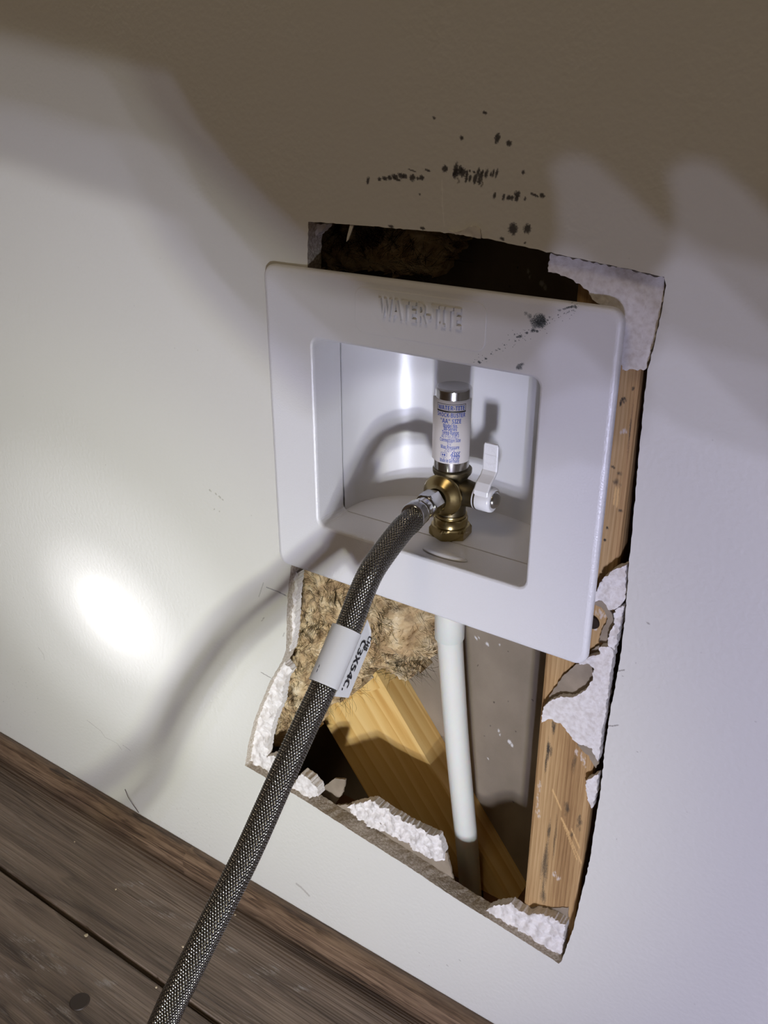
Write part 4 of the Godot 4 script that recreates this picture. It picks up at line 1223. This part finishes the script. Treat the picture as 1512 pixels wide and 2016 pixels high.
# =====================================================================
var hose_path := PackedVector3Array()
func make_hose() -> void:
	var ctl := [Vector3(VX, OY0 + 0.0305, -0.0130), Vector3(VX, OY0 + 0.0300, 0.0020)]
	for q in [[806, 1029, -0.2597], [793, 1041, -0.2594], [760, 1083, -0.2588], [732, 1124, -0.2580], [710, 1172, -0.2570], [692, 1220, -0.2562], [664, 1290, -0.2556], [635, 1356, -0.2554], [607, 1415, -0.2554], [559, 1520, -0.2552], [493, 1668, -0.2556], [444, 1767, -0.2562], [402, 1850, -0.2572], [362, 1930, -0.2590], [324, 2008, -0.2610]]:
		ctl.append(pxx(q[0], q[1], q[2]))
	ctl.append_array([Vector3(-0.264, 0.18, 0.272), Vector3(-0.268, 0.10, 0.325), Vector3(-0.275, 0.035, 0.40), Vector3(-0.30, 0.0085, 0.50), Vector3(-0.36, 0.0080, 0.62), Vector3(-0.45, 0.0080, 0.75)])
	var cv := Curve3D.new()
	cv.bake_interval = 0.001
	for i in ctl.size():
		var tg: Vector3 = (ctl[mini(i + 1, ctl.size() - 1)] - ctl[maxi(i - 1, 0)]) / 6.0
		cv.add_point(ctl[i], -tg, tg)
	var total := cv.get_baked_length()
	var t := thing("braided_hose", "braided stainless steel supply hose running from the valve out over the floor", "hose")
	var R := 0.0068
	var start := 0.0215
	# coupling nut and ferrule sit on the first stretch
	var f := Vector3(0, 0, 1)
	var n0: Vector3 = ctl[0]
	var b := Build.new()
	var u := Vector3(0.8, 0.6, 0); var v := f.cross(u)
	var q0 := n0 + f * 0.0005
	var axis: Vector3 = (cv.sample_baked(0.020) - n0).normalized()
	b.loft([circle(q0, u, v, 0.0066, 48), hexring(q0 + f * 0.0006, u, v, 0.0069, 48, 0.0076), hexring(q0 + f * 0.0010, u, v, 0.0069), hexring(q0 + f * 0.0094, u, v, 0.0069), hexring(q0 + f * 0.0104, u, v, 0.0069, 48, 0.0072), circle(q0 + f * 0.0106, u, v, 0.0058, 48)], [FLAT])
	part(t, "coupling_nut", b.done(), M.chrome, "chromed hexagonal coupling nut")
	b = Build.new()
	lathe(b, n0 + f * 0.0100, axis, [[0.0050, 0.0, 1], [0.0062, 0.0006, 1], [0.0065, 0.0020, 1], [0.0064, 0.0060, 2], [0.0064, 0.0064, 3], [0.0076, 0.0072, 3], [0.0078, 0.0090, 3], [0.0078, 0.0150, 3], [0.0073, 0.0154, FLAT]], 48)
	part(t, "ferrule", b.done(), M.chrome, "crimped steel ferrule")
	# dark inner tube
	var pts := PackedVector3Array()
	var s := start - 0.004
	while s < total:
		pts.append(cv.sample_baked(s, true)); s += 0.004
	b = Build.new()
	tube(b, pts, R - 0.0006, 24)
	part(t, "inner_tube", b.done(), M.core)
	# woven wire: bands crossing over and under
	var frames := []
	var ds := 0.00038
	var cnt := int((total - start) / ds)
	var side := Vector3.RIGHT
	var prev := cv.sample_baked(start, true)
	for i in cnt:
		var p := cv.sample_baked(start + i * ds, true)
		var d := (cv.sample_baked(minf(total, start + i * ds + 0.004), true) - cv.sample_baked(maxf(0, start + i * ds - 0.004), true)).normalized()
		side = (side - d * side.dot(d)).normalized()
		frames.append([p, side, d.cross(side), d])
	var NB := 24
	var pitch := 0.0640      # metres per turn
	var vs := PackedVector3Array(); var ns := PackedVector3Array(); var ix := PackedInt32Array()
	for hand in [1, -1]:
		for k in NB:
			var base := vs.size()
			var last := 0
			for i in cnt:
				var fr: Array = frames[i]
				var th: float = hand * TAU * (i * ds) / pitch + TAU * k / NB
				# plain weave: each band goes over and under in turn
				var wv: float = hand * cos(TAU * NB * (i * ds) / pitch)
				var rr := R + 0.00042 * wv
				var tang: Vector3 = (fr[3] * pitch + (fr[2] * cos(th) - fr[1] * sin(th)) * hand * TAU * R).normalized()
				var out: Vector3 = fr[1] * cos(th) + fr[2] * sin(th)
				var across := out.cross(tang)
				var w := 0.00066
				var c: Vector3 = fr[0] + out * rr
				for e in [[-1.0, -0.00022], [-0.45, 0.00008], [0.45, 0.00008], [1.0, -0.00022]]:
					vs.append(c + across * w * e[0] + out * e[1])
					ns.append((out + across * e[0] * 0.55 - tang * 0.00030 * 0.0).normalized())
				if i > 0:
					var q := base + last * 4
					for j in 3:
						ix.append_array([q + j, q + j + 4, q + j + 1, q + j + 1, q + j + 4, q + j + 5])
					last += 1
	var a := []
	a.resize(Mesh.ARRAY_MAX)
	a[Mesh.ARRAY_VERTEX] = vs; a[Mesh.ARRAY_NORMAL] = ns; a[Mesh.ARRAY_INDEX] = ix
	var st := SurfaceTool.new()
	var am := ArrayMesh.new()
	am.add_surface_from_arrays(Mesh.PRIMITIVE_TRIANGLES, a)
	st.create_from(am, 0)
	st.generate_normals()
	part(t, "braid", st.commit(), M.braid, "woven steel wire")
	# paper sleeve stuck round the hose with a printed flap
	var best0 := 0.0; var best1 := 0.0
	var g0 := pxx(690, 1243, -0.2560); var g1 := pxx(640, 1350, -0.2554)
	best0 = cv.get_closest_offset(g0); best1 = cv.get_closest_offset(g1)
	var sl := Node3D.new()
	sl.name = "paper_sleeve"
	t.add_child(sl)
	b = Build.new()
	var pa := cv.sample_baked(best0, true); var pb := cv.sample_baked(best1, true)
	var ds2 := (pb - pa).normalized()
	var toc := (CAM - (pa + pb) / 2).normalized()
	var up := (toc - ds2 * toc.dot(ds2)).normalized()      # toward the viewer
	var rt := ds2.cross(up)                                 # one side
	if rt.dot(Vector3.RIGHT) < 0: rt = -rt
	# outline: flat-sided loop that meets in a flap on the right, behind
	var loop := []
	var RS := 0.0080
	for k in 33:
		var an2 := lerpf(deg_to_rad(-62), deg_to_rad(268), k / 32.0)
		var rr := RS * (1.0 + 0.12 * pow(maxf(0.0, cos(an2 - deg_to_rad(178))), 4.0))
		loop.append(Vector2(cos(an2) * rr, sin(an2) * rr))
	var flap_dir := Vector2(0.80, -0.20).normalized()
	var join := Vector2(cos(deg_to_rad(-72)), sin(deg_to_rad(-72))) * RS
	var to3 := func(p: Vector3, q: Vector2) -> Vector3: return p + rt * q.x + up * q.y
	b.grp(1)
	for k in 32:
		for off in [0.0, -0.00022]:
			var q0b: Vector2 = loop[k] * (1.0 + off / RS); var q1b: Vector2 = loop[k + 1] * (1.0 + off / RS)
			b.quad(to3.call(pa, q0b), to3.call(pa, q1b), to3.call(pb, q1b), to3.call(pb, q0b))
	part(sl, "wrap", b.done(), M.tag_paper, "plain grey-white paper wrap")
	# flap: its own small sheet, tilted away
	b = Build.new()
	var fu := 0.0115
	var len := pa.distance_to(pb)
	var hinge := Vector2(cos(deg_to_rad(-20)), sin(deg_to_rad(-20))) * RS
	var lift := Vector2(0.62, -0.78).normalized()
	var fl := func(s2: float, w: float, o: float) -> Vector3:   # s2 along hose 0..1, w out 0..1
		var p := pa.lerp(pb, s2)
		var nrm := Vector2(-lift.y, lift.x)
		var q: Vector2 = hinge + lift * (w * fu) + nrm * (o + 0.0006 * sin(w * 2.5))
		return to3.call(p, q)
	var pts_f := [Vector2(-0.30, 0.05), Vector2(1.10, 0.0), Vector2(1.02, 1.0), Vector2(0.05, 1.0), Vector2(-0.16, 0.62)]
	b.grp(FLAT)
	for i in range(1, pts_f.size() - 1):
		var A: Vector2 = pts_f[0]; var B: Vector2 = pts_f[i]; var Cc: Vector2 = pts_f[i + 1]
		b.tri(fl.call(A.x, A.y, 0.0), fl.call(B.x, B.y, 0.0), fl.call(Cc.x, Cc.y, 0.0))
		b.tri(fl.call(A.x, A.y, -0.0003), fl.call(Cc.x, Cc.y, -0.0003), fl.call(B.x, B.y, -0.0003))
	for i in pts_f.size():
		var A: Vector2 = pts_f[i]; var B: Vector2 = pts_f[(i + 1) % pts_f.size()]
		b.quad(fl.call(A.x, A.y, 0.0), fl.call(A.x, A.y, -0.0003), fl.call(B.x, B.y, -0.0003), fl.call(B.x, B.y, 0.0))
	var flap := part(sl, "flap", b.done(), M.tag_paper, "printed paper flap")
	b = Build.new()
	b.grp(FLAT)
	for row in [["C3X54C.", 0.50, 0.42, 0.0056, 0.92], ["CH8", 0.06, 0.74, 0.0034, 0.26]]:
		var tp := text_points(row[0], row[3])
		var lo := 9.0; var hi := -9.0; var yl := 9.0; var yh := -9.0
		for p in tp:
			lo = minf(lo, p.x); hi = maxf(hi, p.x); yl = minf(yl, p.y); yh = maxf(yh, p.y)
		for p in tp:
			var s2: float = row[1] + ((p.x - lo) / (hi - lo) - 0.5) * row[4]
			var w: float = row[2] + (p.y - (yl + yh) / 2) / fu
			b.vtx(fl.call(s2, w, 0.0001))
	part(flap, "print", b.done(), M.ink_black, "black capital letters")
	b = Build.new()
	b.grp(FLAT)
	for p in text_points("CS", 0.0040):
		var an3 := deg_to_rad(150) + p.y / RS
		b.vtx(to3.call(pa.lerp(pb, 0.80 - p.x / len), Vector2(cos(an3), sin(an3)) * (RS + 0.0004)))
	part(sl, "stamp", b.done(), M.ink_black, "small black letters")

# =====================================================================
func make_pipe() -> void:
	var t := thing("water_pipe", "white plastic water pipe rising from the bottom plate to the box", "pipe")
	var ctl := [pz(884, 1225, -0.036), pz(889, 1310, -0.042), pz(899, 1450, -0.050), pz(911, 1580, -0.058), pz(920, 1670, -0.063), pz(925, 1735, -0.0665)]
	var cv := Curve3D.new()
	cv.bake_interval = 0.002
	for i in ctl.size():
		var tg: Vector3 = (ctl[mini(i + 1, ctl.size() - 1)] - ctl[maxi(i - 1, 0)]) / 6.0
		cv.add_point(ctl[i], -tg, tg)
	var pts := PackedVector3Array([ctl[0] + Vector3(0, 0.03, 0.001)])
	for p in cv.get_baked_points(): pts.append(p)
	var last := pts[pts.size() - 1]
	pts.append(last + (last - pts[pts.size() - 4]).normalized() * 0.05)
	var b := Build.new()
	tube(b, pts, 0.0088, 40)
	part(t, "tube", b.done(), M.pex)
	b = Build.new()
	lathe(b, pz(885, 1245, -0.037), Vector3(0.01, 1, 0.05), [[0.0096, -0.004, 1], [0.0101, -0.0035, 1], [0.0101, 0.030, 1]], 40)
	part(t, "expansion_ring", b.done(), M.pex, "thicker white ring at the pipe's top")

func make_small_things() -> void:
	# nail in the stud
	var b := Build.new()
	var p := pz(1166, 1223, -0.0127)
	lathe(b, p + Vector3(0, 0, -0.002), Vector3(0.1, -0.15, 1), [[0.002, 0.0, FLAT], [0.0042, 0.0024, 1], [0.0044, 0.0030, 1], [0.0040, 0.0034, FLAT]], 24)
	var o := part(self, "nail", b.done(), M.nail)
	tag(o, "dark nail head in the stud beside the box flange", "nail")
	# hair on the wall
	b = Build.new()
	tube(b, PackedVector3Array([pz(246, 1554, 0.0008), pz(252, 1569, 0.0016), pz(261, 1583, 0.0012), pz(273, 1600, 0.0004)]), 0.00028, 6)
	o = part(self, "hair", b.done(), M.hair)
	tag(o, "single dark hair stuck to the wall just above the moulding", "hair")
	# crumbs on the floor and on the moulding
	var specks := [[170, 1844, 0.0017, "plaster crumb in the gap between the floor planks"], [228, 1752, 0.0009, "tiny crumb on the plank between the gap and moulding"], [147, 1658, 0.0007, "pale speck on the plank near the moulding"], [360, 1865, 0.0010, "reddish crumb on the plank left of the hose"], [463, 1802, 0.0010, "crumb caught on the hose's side of the moulding"], [308, 1945, 0.0010, "crumb on the gap edge left of the hose"]]
	for i in specks.size():
		var s: Array = specks[i]
		var c := py(s[0], s[1], 0.0)
		b = Build.new()
		var r := RandomNumberGenerator.new()
		r.seed = 900 + i
		var rings := []
		for k in 5:
			var a := PI * (k + 0.4) / 5.4
			var ring := PackedVector3Array()
			for j in 8:
				var rr: float = s[2] * r.randf_range(0.7, 1.2)
				ring.append(c + Vector3(sin(a) * cos(TAU * j / 8) * rr, s[2] * 0.75 - cos(a) * rr * 0.75, -sin(a) * sin(TAU * j / 8) * rr))
			rings.append(ring)
		b.loft(rings, [FLAT])
		o = part(self, "crumb", b.done(), M.crumb)
		tag(o, s[3], "crumb", "crumbs on the floor")
